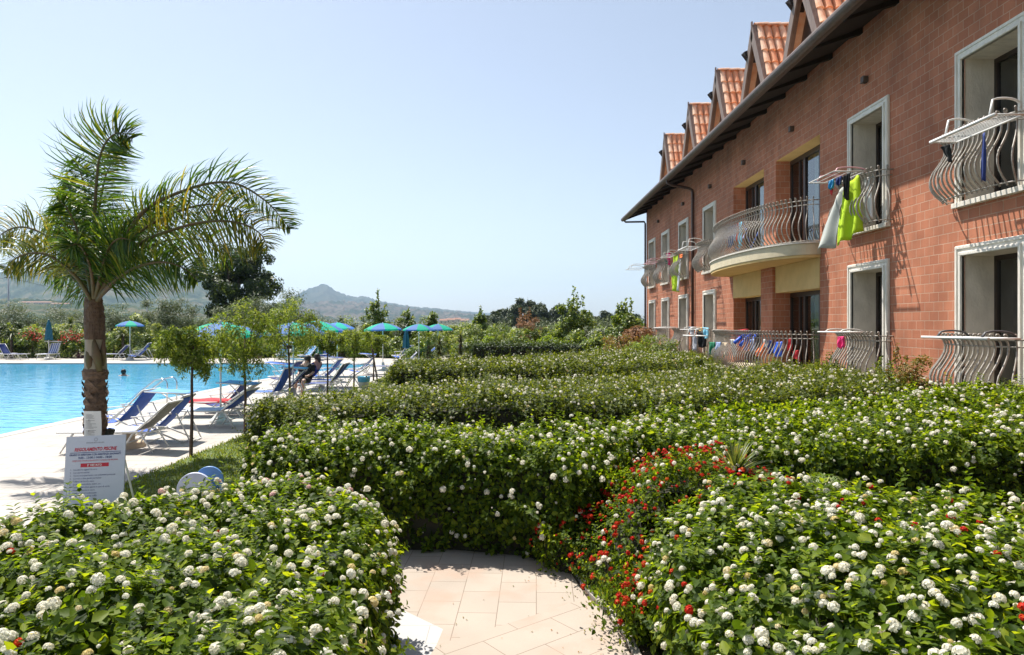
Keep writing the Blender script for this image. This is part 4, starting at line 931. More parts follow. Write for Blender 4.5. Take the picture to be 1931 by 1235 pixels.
rosette('yucca', 'spiky yucca with an upright column of blades beside the flowering hedge', (tx(868,36),36,-.1), 1.75, 260, .62, .06, 'yucca', .35, 1.5, group='yuccas beyond the hedge')
rosette('yucca', 'broader yellowish yucca left of the upright one', (tx(828,37),37,-.1), 1.45, 240, .75, .06, 'yucca', .4, 1.2, group='yuccas beyond the hedge')
rosette('yucca', 'small yucca behind the reclining chairs', (tx(808,39),39,-.1), 1.2, 160, .7, .06, 'yucca', .4, .7, group='yuccas beyond the hedge')
for x, y, Y, lb in ((22,622,45.6,'brown tipped cordyline over the left loungers'),(134,604,47.5,'pale spiky yucca rosette left of the palm trunk'),(232,625,45.9,'thin spiky plant just right of the palm trunk')):
    rosette('spiky_plant', lb, (tx(x,Y),Y,-.1), th(y,Y), 110, .9, .07, 'yucca', .5, .3, group='spiky plants beyond the pool')
rosette('spider_plant', 'spiky green dracaena clump rising between the right hand hedges', (2.02,6.25,0), .86, 190, .42, .020, 'yucca', .25, .05, sph=True, upb=.15, trunk=.05)
rosette('spider_plant', 'arching pale striped grass clump right of the spiky dracaena', (2.72,6.0,0), .74, 260, .50, .014, 'paleblade', .75, .05, sph=True, upb=.55, trunk=.05)
# lawn grass
n = 52000; gx_ = RNG.uniform(-5.4,-2.2,n); gy_ = 6.0+25*RNG.random(n)**1.8
k = in_poly(gx_, gy_, [(-5.38,8.0),(-5.12,7.15),(-4.4,6.4),(-3.2,5.9),(-2.2,6.2),(-2.2,31),(-5.38,31)]); gx_, gy_ = gx_[k], gy_[k]; n = len(gx_)
D = nrm(np.stack([RNG.normal(size=n)*.5, RNG.normal(size=n)*.5, np.ones(n)],1)); V, Fc, r = blades(np.stack([gx_,gy_,np.zeros(n)],1), D, RNG.uniform(.03,.07,n)*(1+gy_*.02), .007+gy_*.0008, .2, 2)
tag(link('grass', arr_mesh('grass', V, Fc, M['lawn'], r)), 'short mown grass of the lawn beside the white deck', 'grass', None, 'stuff')

n = 100; fx = np.concatenate([RNG.uniform(-.5,.6,70), RNG.uniform(-6,-5.3,30)]); fy = np.concatenate([RNG.uniform(4.4,6.4,70), RNG.uniform(8,13,30)])
fx[:40] = np.abs(RNG.normal(size=40))*-.12+.66-np.clip(fy[:40]-5.3,0,2)*.5
V, Fc, r = leaves(np.stack([fx,fy,np.full(n,.008)],1), np.tile([0,0,1.],(n,1))+RNG.normal(size=(n,3))*.15, .016, .7, True, 0)
tag(link('fallen_petals', arr_mesh('fallen_petals', V, Fc, M['orangegreen'], r)), 'fallen leaves and petals scattered on the stone path', 'fallen leaves', None, 'stuff')

# ---------------------------------------------------------------- the big palm
PY = 10.8; PX0 = tx(180, PY)
palm = thing('palm_tree', 'big feathery palm with wind blown fronds in front of the pool', 'palm tree', (PX0, PY, 0))
def pl(x, y, dy=0): p = px(x, y, PY+dy); return Vector((p.x-PX0, p.y-PY, p.z))
b = MB(); prof = []
def ring_tube(b, y0, y1, r0, r1, n=20, m=18, amp=.012, cx0=180, cx1=180, step=0, sd=0):
    vs = []
    for i in range(m+1):
        f = i/m; yy = y0+(y1-y0)*f; c = pl(cx0+(cx1-cx0)*f, yy); rr = r0+(r1-r0)*f
        for k in range(n):
            a = 2*math.pi*k/n; saw = step*((f*5+.13*math.sin(a*2+sd)) % 1.0)
            q = rr+amp*float(vnoise(math.cos(a)*2+sd, math.sin(a)*2+f*6, sd))-saw*.03; vs.append((c.x+q*math.cos(a), c.y+q*math.sin(a), c.z))
    b.add(vs, [(i*n+k, i*n+(k+1)%n, (i+1)*n+(k+1)%n, (i+1)*n+k) for i in range(m) for k in range(n)])
s = PY/F
ring_tube(b, 884, 704, 19.3*s, 19.3*s, amp=.014, step=1, m=50, cx0=180, cx1=180)
for lv in range(13):          # stubs of old leaf bases, overlapping like shingles
    yy = 712+lv*11.5+RNG.uniform(-2,2)
    for q in range(5):
        a0 = q*1.2566+lv*.75+RNG.uniform(-.2,.2); da = RNG.uniform(.38,.6); c = pl(180, yy); hh = RNG.uniform(.07,.12); o_ = RNG.uniform(.004,.026); r_ = 19.3*s
        def sp_(u, v): a = a0+(u-.5)*2*da*(1-.35*v); rr = r_+.004+o_*v**1.5; return (c.x+rr*math.cos(a), c.y+rr*math.sin(a), c.z-.02+hh*v*(1-.5*abs(2*u-1)))
        b.grid(sp_, 6, 3)
b.build('trunk', M['palmbark'], palm)
b = MB(); ring_tube(b, 716, 700, 20*s, 22*s, amp=.02, m=4, sd=4); ring_tube(b, 700, 694, 22*s, 18*s, amp=.02, m=2, sd=4)
b.build('leaf_base_collar', M['palmbark'], palm)
b = MB(); ring_tube(b, 704, 612, 19.5*s, 15.0*s, amp=.006, cx0=181, cx1=178, m=14, sd=6); b.build('leaf_shaft', M['palmshaft'], palm, smooth=True)
b = MB(); ring_tube(b, 640, 600, 17.6*s, 17.6*s, amp=.010, cx0=179, cx1=178, sd=8); ring_tube(b, 600, 562, 17.6*s, 15*s, amp=.014, cx0=178, cx1=176, sd=8); ring_tube(b, 562, 555, 15*s, 5*s, amp=.01, cx0=176, cx1=176, m=3, sd=8)
b.build('fibre_sheath', M['palmfibre'], palm)
b = MB()
for x0, y0, x1, y1, r0, dy in ((188,700,176,640,9,-.14),(170,702,165,655,7,-.13),(193,690,196,640,6,-.08)): b.tube([pl(x0,y0,dy), pl((x0+x1)/2,(y0+y1)/2,dy-.02), pl(x1,y1,dy+.03)], [r0*s*.6, r0*s, r0*s*.4], n=8, flat=.5)
b.build('old_leaf_stub', M['petiole'], palm, smooth=True)
b = MB(); b.ball(tuple(pl(207,815,-.02)), .07, 8, 1.0); b.ball(tuple(pl(203,822,-.05)), .055, 8); b.ball(tuple(pl(210,824,0)), .05, 8); b.ball(tuple(pl(213,812,.02)), .035, 8); b.build('dark_fungus_knob', M['core'], palm)
def interp_curve(pts, n):
    P = [Vector(p) for p in pts]; out = []
    for i in range(n):
        t = i/(n-1)*(len(P)-1); k = min(int(t), len(P)-2); f = t-k
        p0 = P[max(k-1,0)]; p1 = P[k]; p2 = P[k+1]; p3 = P[min(k+2,len(P)-1)]
        out.append(.5*((2*p1)+(p2-p0)*f+(2*p0-5*p1+4*p2-p3)*f*f+(3*p1-p0-3*p2+p3)*f**3))
    return out
def frond(pts, Lmax, nleaf=62, start=.16, grav=.5, wind=.5, mat='palmleaf', side=None, label=None, wid=.021, fwd=.55, r0=.035, spread=.35, asym=(1,1)):
    """pts: (photo x, photo y, depth offset)"""
    C = interp_curve([pl(*p) for p in pts], 70)
    root = link('frond', bpy.data.meshes.new('frond'), palm)
    b = MB(); b.tube(C, [max(.005, r0*(1-i/69)**.8) for i in range(70)], n=6); tmp = b.build('frond', M['petiole'], palm, smooth=True)
    bpy.data.objects.remove(root); root = tmp
    nleaf = int(nleaf*1.9); Lmax *= .97; wid *= .92; r0 *= 1.35; P0, S0, T0, LL, SG = [], [], [], [], []
    for sgn, am in ((1, asym[0]), (-1, asym[1])):
        for i in range(nleaf):
            f = start+(1-start)*(i+RNG.uniform(-.3,.3)+.5)/nleaf; f = min(max(f,0),.995); q = f*69; k = int(q); k = min(k, 68); c = C[k].lerp(C[k+1], q-k)
            t_ = (C[k+1]-C[k]).normalized(); sd = side if side is not None else Vector((0,-1,0))
            sp = t_.cross(Vector(sd)).normalized()*sgn
            # leaflets leave the rib at mixed angles (plumose)
            sp = (sp+Vector(sd)*RNG.normal()*spread).normalized()
            P0.append(c); S0.append(sp); T0.append(t_); g = (f-start)/(1-start); LL.append(Lmax*am*(math.sin(math.pi*min(1,.20+g*.80))**.8*.88+.14)*RNG.uniform(.8,1.12))
    P0 = np.array(P0); S0 = np.array(S0); T0 = np.array(T0); LL = np.array(LL); n = len(P0); seg = 5
    D = nrm(S0+T0*fwd+RNG.normal(size=(n,3))*.10); pos = P0.copy(); V = []; drift = nrm(RNG.normal(size=(n,3))*.12+np.array([wind,0,-grav]))
    wv = nrm(np.cross(D, drift)+RNG.normal(size=(n,3))*.35)
    for k in range(seg+1):
        f = k/seg; ww = wid*(1-f**2.2)*.5*(.55+.9*min(1,f*3))+.001; V += [pos+wv*ww, pos-wv*ww]
        Dk_ = nrm(D*(1-f*.5)+drift*(f*.62)); pos = pos+Dk_*(LL/seg)[:,None]
    V = np.stack(V,1); ks = 2*(seg+1); Fc = []
    for k in range(seg): Fc += [(2*k,2*k+1,2*k+3),(2*k,2*k+3,2*k+2)]
    Fc = (np.array(Fc)[None]+(np.arange(n)*ks)[:,None,None]).reshape(-1,3)
    link('leaflets', arr_mesh('leaflets', V.reshape(-1,3), Fc, M[mat], np.repeat(RNG.random(n), ks)), root)
    return root
frond([(177,560,0),(176,500,-.05),(178,430,-.1),(181,355,-.15),(188,298,-.2),(203,264,-.25),(226,250,-.3),(250,262,-.3)], .86, 104, .06, .25, .95, fwd=.25, spread=.5, asym=(.75,1.0), wid=.024)
frond([(178,560,.05),(174,500,.25),(168,420,.4),(160,360,.45),(150,320,.5),(138,300,.5)], .55, 60, .15, .25, .35, spread=.6, fwd=.35)
frond([(182,560,-.05),(215,490,-.2),(250,425,-.3),(285,388,-.35),(340,362,-.4),(400,345,-.4),(450,348,-.4),(500,378,-.4),(530,410,-.35),(548,432,-.35)], .62, 78, .28, .25, .35, fwd=.7, spread=.5, asym=(.75,1.0), r0=.04)
frond([(184,562,-.1),(215,510,-.3),(260,462,-.5),(320,435,-.6),(390,418,-.65),(450,420,-.6),(490,440,-.55),(505,468,-.5)], .72, 74, .22, .85, .30, 'palmleaf_y', fwd=.4, spread=.6, r0=.04)
frond([(183,565,.1),(205,520,.3),(250,480,.6),(310,455,.8),(360,450,.9),(410,462,.9),(440,490,.9)], .75, 70, .2, .75, .35, fwd=.45, spread=.6)
frond([(184,566,-.1),(200,545,-.35),(235,515,-.6),(275,498,-.8),(315,495,-.9),(350,508,-.9),(372,530,-.9)], .60, 60, .2, .8, .3, fwd=.45, spread=.6)
frond([(183,562,.0),(200,500,.1),(225,440,.2),(258,405,.3),(300,392,.4),(340,400,.5)], .62, 64, .15, .55, .45, fwd=.4, spread=.6)
frond([(172,562,.0),(150,515,.1),(118,470,.2),(80,440,.25),(40,428,.3),(5,440,.3),(-20,470,.3)], .62, 70, .2, .55, -.10, 'palmleaf_y', fwd=.55, spread=.55)
frond([(171,565,-.1),(150,530,-.3),(120,500,-.5),(88,480,-.6),(55,478,-.65),(25,490,-.65),(8,510,-.65)], .52, 60, .22, .75, 0, 'palmleaf_y', fwd=.5, spread=.55)
frond([(173,563,.1),(158,500,.4),(135,450,.6),(115,415,.7),(100,400,.75)], .62, 60, .15, .5, .15, fwd=.4, spread=.65)
frond([(175,562,.1),(165,480,.3),(150,410,.5),(135,365,.6),(118,340,.65)], .58, 58, .2, .25, .45, fwd=.35, spread=.6)
frond([(172,566,.1),(158,545,.4),(132,520,.7),(110,510,.9),(88,520,1.0)], .55, 50, .15, .9, 0, fwd=.4, spread=.6)
frond([(180,562,-.1),(192,510,-.4),(205,470,-.7),(225,450,-.9),(255,455,-1.0)], .66, 60, .15, .7, .3, fwd=.4, spread=.6)
frond([(177,562,-.1),(172,510,-.4),(160,475,-.7),(145,460,-.9),(125,470,-1.0)], .60, 56, .15, .75, .1, fwd=.4, spread=.6)
frond([(180,562,.2),(196,505,.5),(215,460,.8),(240,430,1.0),(275,425,1.2)], .7, 60, .12, .6, .4, fwd=.4, spread=.6)
frond([(183,560,-.05),(212,500,-.1),(245,455,-.15),(290,420,-.2),(345,395,-.2),(400,385,-.2),(450,395,-.2),(480,420,-.2)], .66, 66, .2, .75, .35, 'palmleaf', fwd=.45, spread=.6)
frond([(178,560,.1),(180,480,.35),(186,400,.5),(200,330,.6),(222,290,.6)], .62, 62, .12, .35, .6, fwd=.3, spread=.6)
frond([(174,562,-.05),(162,500,-.2),(148,440,-.35),(128,395,-.45),(108,375,-.5)], .56, 56, .15, .4, .25, fwd=.35, spread=.6)
frond([(182,566,.1),(210,540,.4),(250,510,.7),(300,490,.9),(340,495,1.0)], .6, 56, .2, .9, .3, fwd=.4, spread=.6)
# notice taped to the trunk
b = MB(); yn = -.205
b.grid(lambda u, v: (pl(158+33*u,0,yn).x, yn-.012*math.sin(u*3.1)+.01*math.sin(v*4), pl(0,826-51*v,yn).z), 8, 6); nb = b.build('paper_notice', M['white'], None, solid=.002); nb.location = (PX0, PY, 0)
tag(nb, 'white paper notice fixed to the palm trunk above the sign', 'notice')
b = MB()
rl = random.Random(3)
for i in range(20):
    if i in (4, 13): continue
    zz = pl(0, 782+i*2.1, yn).z; w_ = rl.uniform(.35,.9)
    b.box(pl(163,0,yn).x, yn-.021, zz-.0018, pl(163+24*w_,0,yn).x, yn-.0185, zz+.0018)
for y_ in (792, 812): b.box(pl(168,0,yn).x, yn-.022, pl(0,y_,yn).z-.006, pl(170,0,yn).x, yn-.0185, pl(0,y_,yn).z+.006)
b.build('printed_lines', M['darkgrey'], nb)
# ================================================================ POOLSIDE FURNITURE
def stripes(name, c1, c2, w, axis=1, c3=None):
    m, t = newmat(name); L = t.links
    out = N_(t,'ShaderNodeOutputMaterial'); pb = N_(t,'ShaderNodeBsdfPrincipled'); L.new(pb.outputs[0], out.inputs[0]); pb.inputs['Roughness'].default_value = .75
    tc = N_(t,'ShaderNodeTexCoord'); sp = N_(t,'ShaderNodeSeparateXYZ'); L.new(tc.outputs['Object'], sp.inputs[0])
    a = N_(t,'ShaderNodeMath', operation='DIVIDE'); L.new(sp.outputs[axis], a.inputs[0]); a.inputs[1].default_value = w
    f = N_(t,'ShaderNodeMath', operation='FRACT'); L.new(a.outputs[0], f.inputs[0])
    r = ramp(t, [(0,c1),(.5,c2)]+([(.8,c3)] if c3 else [])); r.color_ramp.interpolation = 'CONSTANT'; L.new(f.outputs[0], r.inputs[0]); L.new(r.outputs[0], pb.inputs['Base Color'])
    return m
M['stripe'] = stripes('white_blue_stripes', (.62,.62,.62), (.06,.12,.40), .12)
M['stripe_dark'] = stripes('dark_stripes', (.05,.05,.06), (.35,.34,.3), .07)
M['grid'] = pmat('grey_mesh_fabric', (.10,.12,.14), .7)
def bar(b, p, q, r=.014, flat=1): b.tube([p, q], r, n=6, flat=flat)
def make_lounger(label, X, Y, rz=0, fabric='blue', back=50, canopy=None, towel=None, seatmat=None, scale=1.0, striped_back=None):
    """flat bed lounger, foot at -x, head at +x"""
    t_ = thing('sun_lounger', label, 'sun lounger', (X, Y, 0), rz, 'sun loungers and deck chairs round the pool')
    zs_ = .36; w = .31; xb = .30; xf = -1.0; L_ = .74; a = math.radians(back); hx, hz = xb+L_*math.cos(a), zs_+L_*math.sin(a)
    b = MB(); r_ = .017
    for s in (-w, w): b.tube([(xf,s,zs_),(xb+.25,s,zs_)], r_, n=6)
    bar(b,(xf,-w,zs_),(xf,w,zs_),r_); bar(b,(xb+.25,-w,zs_),(xb+.25,w,zs_),r_); b.build('frame', M['white'], t_, smooth=True)
    b = MB()
    for s in (-w+.03, w-.03): bar(b,(xb,s,zs_+.01),(hx,s,hz),r_)
    bar(b,(hx,-w+.03,hz),(hx,w-.03,hz),r_); b.build('backrest_frame', M['white'], t_, smooth=True)
    for x0, x1 in ((-.72,-.95),(.28,.05),(.38,.60)):
        b = MB()
        for s in (-w+.01, w-.01): b.tube([(x0,s,zs_),(x1,s,0.01)], [.02,.013], n=6)
        bar(b,((x0+x1)/2,-w+.01,zs_/2),((x0+x1)/2,w-.01,zs_/2),.011); b.build('leg', M['white'], t_, smooth=True)
    b = MB(); b.grid(lambda u, v: (xf+.03+(xb-xf-.05)*u, (-w+.02)+(2*w-.04)*v, zs_+.012-.03*math.sin(math.pi*u)*math.sin(math.pi*v)), 10, 4); b.build('seat_fabric', M[seatmat or fabric], t_, smooth=True, solid=.006)
    b = MB(); b.grid(lambda u, v: (xb+L_*u*math.cos(a)+.03*math.sin(math.pi*u)*math.sin(a), (-w+.05)+(2*w-.10)*v, zs_+.015+L_*u*math.sin(a)-.03*math.sin(math.pi*u)*math.cos(a)), 8, 3); b.build('backrest_fabric', M[striped_back or fabric], t_, smooth=True, solid=.006)
    if canopy: add_canopy(t_, (hx, hz), w, canopy)
    if towel:
        b = MB(); b.grid(lambda u, v: (xf+.25+1.05*u, (-w-.02)+(2*w+.04)*v, zs_+.035+.012*math.sin(9*u+4*v)-(.16*max(0, abs(v-.5)-.46)*25*.3)), 16, 10)
        tw = b.build('towel', M[towel], None, smooth=True, solid=.014); tw.location = (X, Y, 0); tw.rotation_euler = (0,0,rz); tag(tw, 'red towel spread over the white lounger behind the second pepper tree', 'towel')
    t_.scale = (scale,)*3
    return t_
def add_canopy(t_, head, w, mat, fwd=-.68, up=.10):
    hx, hz = head; b = MB()
    for s in (-w, w): b.tube([(hx-.12,s,hz-.12),(hx+fwd*.55,s,hz+up+.02)], .011, n=5); b.tube([(hx+.04,s,hz+up),(hx+fwd,s,hz+up+.05)], .011, n=5)
    c = b.build('sunshade_frame', M['white'], t_, smooth=True)
    b = MB(); b.grid(lambda u, v: (hx+.04+(fwd-.04)*u, -w+2*w*v, hz+up+.05*u+.012-.02*math.sin(math.pi*v)), 6, 4); b.build('sunshade', M[mat], t_, smooth=True, solid=.01)
def make_deckchair(label, X, Y, rz=0, fabric='blue', canopy=None, scale=1.0, tall=.86):
    t_ = thing('deck_chair', label, 'deck chair', (X, Y, 0), rz, 'sun loungers and deck chairs round the pool')
    w = .29; hx, hz = .50, tall; fx, fz = -.62, .30
    b = MB()
    for s in (-w, w): b.tube([(fx+.0,s,fz),(-.1,s,.30),(hx,s,hz)], .017, n=6); b.tube([(-.55,s,.02),(.22,s,hz-.28)], .016, n=6)
    for p in ((fx,fz),(hx,hz)): bar(b,(p[0],-w,p[1]),(p[0],w,p[1]),.016)
    b.build('frame', M['white'], t_, smooth=True)
    for s in (-w+.03, w-.03):
        b = MB(); b.tube([(-.25,s,.33),(.48,s,.012)], .016, n=6); b.build('leg', M['white'], t_, smooth=True)
        b = MB(); b.tube([(.36,s,.56),(.62,s,.012)], .014, n=6); b.build('leg', M['white'], t_, smooth=True)
    b = MB(); bar(b,(.48,-w+.03,.02),(.48,w-.03,.02),.013); bar(b,(-.55,-w,.03),(-.55,w,.03),.013); bar(b,(.62,-w+.03,.02),(.62,w-.03,.02),.013); b.build('crossbar', M['white'], t_, smooth=True)
    for s in (-w-.03, w+.03):
        b = MB(); b.tube([(-.42,s,.50),(.30,s,.56)], .018, n=6, flat=.6); b.tube([(-.38,s,.5),(-.30,s,.31)], .012, n=5); b.build('armrest', M['white'], t_, smooth=True)
    def sling(u, v):
        if u < .38: f = u/.38; x = fx+.02+f*.52; z = fz-.02-.09*math.sin(math.pi*min(1, f*.75))
        else: f = (u-.38)/.62; x = fx+.54+f*(hx-fx-.56); z = .225+f*(hz-.245)+.0-.04*math.sin(math.pi*f)
        return (x, -w+.02+(2*w-.04)*v, z)
    b = MB(); b.grid(sling, 18, 3); b.build('sling', M[fabric], t_, smooth=True, solid=.006)
    if canopy: add_canopy(t_, (hx, hz), w, canopy, -.70, .05)
    t_.scale = (scale,)*3
    return t_
make_lounger('white lounger with a striped bed directly behind the palm trunk, nearest of all', -6.75, 12.05, math.radians(2), 'stripe', 42, seatmat='stripe', striped_back='stripe_dark')
make_deckchair('blue sling deck chair without sunshade next to the pool ladder', -7.95, 14.3, math.radians(-6), 'blue')
make_deckchair('blue deck chair with a flat blue sunshade, just right of the palm trunk', -6.6, 13.0, math.radians(4), 'blue', 'blue_mid')
make_lounger('blue lounger with a blue sunshade behind the nearest pepper tree', -6.45, 14.9, math.radians(-4), 'blue', 38, canopy='blue_mid', seatmat='stripe', striped_back='blue')
make_lounger('lounger spread with a red towel between the first two pepper trees', -7.05, 16.6, math.radians(3), 'grid', 35, towel='red', striped_back='stripe_dark')
make_deckchair('navy deck chair half hidden by the blue sunshade of a lounger near the ladder', -7.1, 17.3, math.radians(-3), 'navy', None, .9)
make_lounger('tall backed blue lounger with a blue sunshade by the pool edge', -6.75, 18.9, math.radians(-5), 'blue', 62, canopy='blue', striped_back='blue')
make_deckchair('deck chair with a bright light blue sunshade beside the dark dressed bather', -6.55, 20.1, math.radians(8), 'navy', 'blue_bright')
make_lounger('lounger the dark dressed bather sits on', -6.0, 21.6, math.radians(4), 'navy', 55)
make_lounger('lounger with the sunbather whose head shows above the dark one', -6.2, 22.8, math.radians(0), 'blue', 50)
make_lounger('dark green reclined lounger between two pepper trees left of the bin', -5.9, 24.2, math.radians(5), 'grid', 35, striped_back='grid')
make_deckchair('deck chair under a dark blue sunshade left of the fifth pepper tree', -7.1, 26.6, math.radians(-5), 'blue', 'navy')
make_deckchair('deck chair with a dark teal sunshade close to the pool water', -8.25, 25.3, math.radians(-10), 'navy', 'teal_dark')
make_deckchair('blue deck chair behind the last pepper tree', -6.4, 29.6, math.radians(5), 'blue', 'blue')
make_lounger('lounger with a raised back at the corner of the farthest flowering hedge', -5.6, 30.5, math.radians(0), 'navy', 45)
make_deckchair('blue deck chair seen from behind at the far deck end', -5.1, 33.2, math.radians(10), 'blue')
# far side of the pool, facing the water
Q_ = math.radians
make_lounger('blue lounger at the far left, its back raised, cut by the frame edge', -33.0, 44.3, Q_(180), 'navy', 50, canopy='blue')
make_lounger('dark blue backed lounger at the far left beside the one cut by the frame', -31.4, 43.2, Q_(172), 'navy', 58)
make_lounger('lounger with striped back and a roll bar sunshade under the closed teal parasol', -29.3, 43.7, Q_(95), 'stripe', 60, canopy='white', striped_back='stripe')
make_lounger('dark lounger to the left under the open parasol right of the palm', -25.0, 43.3, Q_(8), 'navy', 48)
make_deckchair('blue deck chair to the right under the open parasol right of the palm', -23.4, 43.4, Q_(12), 'blue', None, 1.1, .95)
make_deckchair('blue folding chair partly hidden behind the nearest pepper tree crown', -19.0, 42.0, Q_(-10), 'blue_mid')
make_deckchair('upright light blue chair left of the third pepper tree beyond the pool', -14.4, 43.6, Q_(90), 'blue_mid', None, 1.15, .98)
make_deckchair('white framed chair beyond the pool in the middle of three upright ones', -12.8, 43.2, Q_(60), 'blue_mid', None, 1.0)
make_deckchair('dark blue upright chair right of the dark green closed parasol', -11.7, 43.6, Q_(90), 'blue', None, 1.15, .98)
make_deckchair('white framed deck chair below the closed blue parasol near the yuccas', -6.6, 41.9, Q_(-30), 'blue', None, 1.1)
make_lounger('low blue lounger left of the yuccas', -5.4, 41.0, Q_(20), 'blue', 40)

# parasols
for k_ in ('turq','periwinkle'):
    nt_ = M[k_].node_tree; pb_ = [n for n in nt_.nodes if n.type == 'BSDF_PRINCIPLED'][0]; o_ = [n for n in nt_.nodes if n.type == 'OUTPUT_MATERIAL'][0]
    tl_ = N_(nt_,'ShaderNodeBsdfTranslucent'); c_ = pb_.inputs['Base Color'].default_value; tl_.inputs[0].default_value = (min(1,c_[0]*1.6), min(1,c_[1]*1.6), min(1,c_[2]*1.6), 1)
    m_ = N_(nt_,'ShaderNodeMixShader'); m_.inputs[0].default_value = .45; nt_.links.new(pb_.outputs[0], m_.inputs[1]); nt_.links.new(tl_.outputs[0], m_.inputs[2]); nt_.links.new(m_.outputs[0], o_.inputs[0])
def make_parasol(label, X, Y, ztop, r, tilt=(0,0), rot=0, base=True):
    t_ = thing('parasol', label, 'parasol', (X, Y, 0), 0, 'open turquoise and blue parasols by the pool')
    b = MB(); b.tube([(0,0,.02),(0,0,ztop-.03)], .021, n=8); b.ball((0,0,ztop+.0),.03,8,1.4); b.build('pole', M['white'], t_, smooth=True)
    if base: b = MB(); b.lathe([(0.001,.34),(.07,.34),(.09,.2),(.20,.07),(.24,.05),(.25,0)], n=16); b.build('base', M['offwhite'], t_, smooth=True)
    b = MB(); nseg = 8; nr = 6
    for s in range(nseg):
        b.cur = s % 2
        for j in range(nr):
            for q in range(3):
                def P(u, v):
                    a = rot+2*math.pi*(s+u)/nseg; rr = r*v*(1-.045*math.sin(math.pi*u)*v); z = ztop-.30*r/.9*v**1.7-.012*math.sin(math.pi*u)*v
                    x, y = rr*math.cos(a), rr*math.sin(a); return (x, y, z+x*tilt[0]+y*tilt[1])
                if j == 0: b.add([P(q/3,0),P(q/3,1/nr),P((q+1)/3,1/nr)],[(0,1,2)])
                else: b.quad(P(q/3,j/nr),P(q/3,(j+1)/nr),P((q+1)/3,(j+1)/nr),P((q+1)/3,j/nr))
        for q in range(3):
            p0, p1 = P(q/3,1), P((q+1)/3,1); b.quad(p0,(p0[0],p0[1],p0[2]-.07),(p1[0],p1[1],p1[2]-.07),p1)
    b.cur = 0; b.build('canopy', [M['turq'], M['periwinkle']], t_)
    for s in range(nseg):
        a = rot+2*math.pi*s/nseg; b = MB(); b.tube([(0,0,ztop-.32),(r*.5*math.cos(a),r*.5*math.sin(a),ztop-.14)], .006, n=4); b.build('rib', M['white'], t_)
    return t_
make_parasol('single open parasol beyond the pool right of the palm trunk', tx(245,43.2), 43.2, th(605,43.2), .83, rot=.2)
make_parasol('nearest open parasol, purple blue side showing, behind the first two pepper trees', tx(416,15.6), 15.6, th(607,15.6), .91, (.03,0), .5)
make_parasol('open parasol with green panels hanging both sides of the third pepper tree', tx(553,20.2), 20.2, th(608,20.2), .92, (0,0), .15)
make_parasol('higher open parasol with striped top right of the third pepper tree', tx(600,24.5), 24.5, th(605,24.5), .9, (-.04,0), .35)
make_parasol('open parasol overlapping the higher striped one from behind on its right', tx(636,35), 35, th(608,35), .9, (0,0), .1)
make_parasol('open parasol between the fifth and last pepper trees, half blue half green', tx(722,34), 34, th(609,34), .92, (.03,0), .3)
make_parasol('open parasol left of the yuccas, blue side facing, next to the closed one', tx(790,39), 39, th(611,39), .92, (0,0), .0)
make_parasol('rightmost open parasol reaching over the broader yucca', tx(826,41), 41, th(611,41), .92, (0,0), .4)
def closed_parasol(label, X, Y, z0, z1, mat, r=.16):
    t_ = thing('closed_parasol', label, 'parasol', (X, Y, 0)); b = MB(); b.tube([(0,0,0),(0,0,z1+.02)], .022, n=6); b.ball((0,0,z1+.02),.035,6); b.build('pole', M['white'], t_, smooth=True)
    b = MB(); n = 12; vs = []; prof = [(1.0,z0),(.95,z0+.15),(.75,(z0+z1)/2),(.45,z1-.2),(.12,z1)]
    for f, z in prof:
        for k in range(n): a = 2*math.pi*k/n; rr = r*f*(1 if k % 2 else .72); vs.append((rr*math.cos(a), rr*math.sin(a), z))
    b.add(vs, [(i*n+k, i*n+(k+1)%n, (i+1)*n+(k+1)%n, (i+1)*n+k) for i in range(4) for k in range(n)]); b.build('folded_canopy', M[mat], t_)
    b = MB(); b.lathe([(.001,.12),(.25,.10),(.28,0)], n=12); b.build('base', M['offwhite'], t_, smooth=True)
closed_parasol('closed teal parasol standing at the far left beyond the pool', tx(92,44.2), 44.2, th(641,44.2), th(603,44.2), 'teal_dark', .24)
closed_parasol('closed dark blue parasol by the farthest flowering hedge', tx(766,40), 40, th(656,40), th(616,40), 'teal_dark', .24)
closed_parasol('closed dark green parasol beyond the pool between two upright chairs', tx(602,42), 42, th(668,42), th(642,42), 'green_dark', .24)
# parasol foot left without its parasol
b = MB(); b.lathe([(.001,.36),(.11,.36),(.115,.33),(.10,.13),(.24,.11),(.27,.09),(.28,0)], n=20); o = b.build('parasol_stand', M['cream'], None, smooth=True); o.location = (tx(243,12.4), 12.4, 0)
tag(o, 'empty cream parasol stand under the nearest striped lounger', 'parasol stand')
# litter bin
t_ = thing('litter_bin', 'white litter bin with a light blue bag round its rim', 'bin', (tx(686,22.9), 22.9, 0))
b = MB(); b.lathe([(.001,.01),(.145,.01),(.19,.40),(.185,.41)], n=18); b.build('bin_body', M['white'], t_, smooth=True)
b = MB(); b.lathe([(.193,.30),(.207,.37),(.212,.47),(.19,.475),(.17,.40),(.001,.38)], n=18); b.build('bin_bag', pmat('light_blue_bag', (.10,.42,.62), .4), t_, smooth=True)
# pool ladder
t_ = thing('pool_ladder', 'curved stainless steel ladder rails at the pool edge', 'pool ladder', (-10.1, 19.2, 0))
for dy in (-.27, .27):
    pts = [(.62,dy,0),(.62,dy,.55)]+[(.62-.14*(1-math.cos(a)), dy, .55+.16*math.sin(a)) for a in np.linspace(.3,1.57,5)]+[(.30,dy,.68),(-.25,dy,.25),(-.62,dy,-.06)]
    b = MB(); b.tube(pts, .021, n=8); b.build('handrail', M['steel'], t_, smooth=True)
for k in range(3): b = MB(); b.box(-.20-.2*k,-.26,.10-.14*k,-.12-.2*k,.26,.12-.14*k); b.build('step', M['steel'], t_)

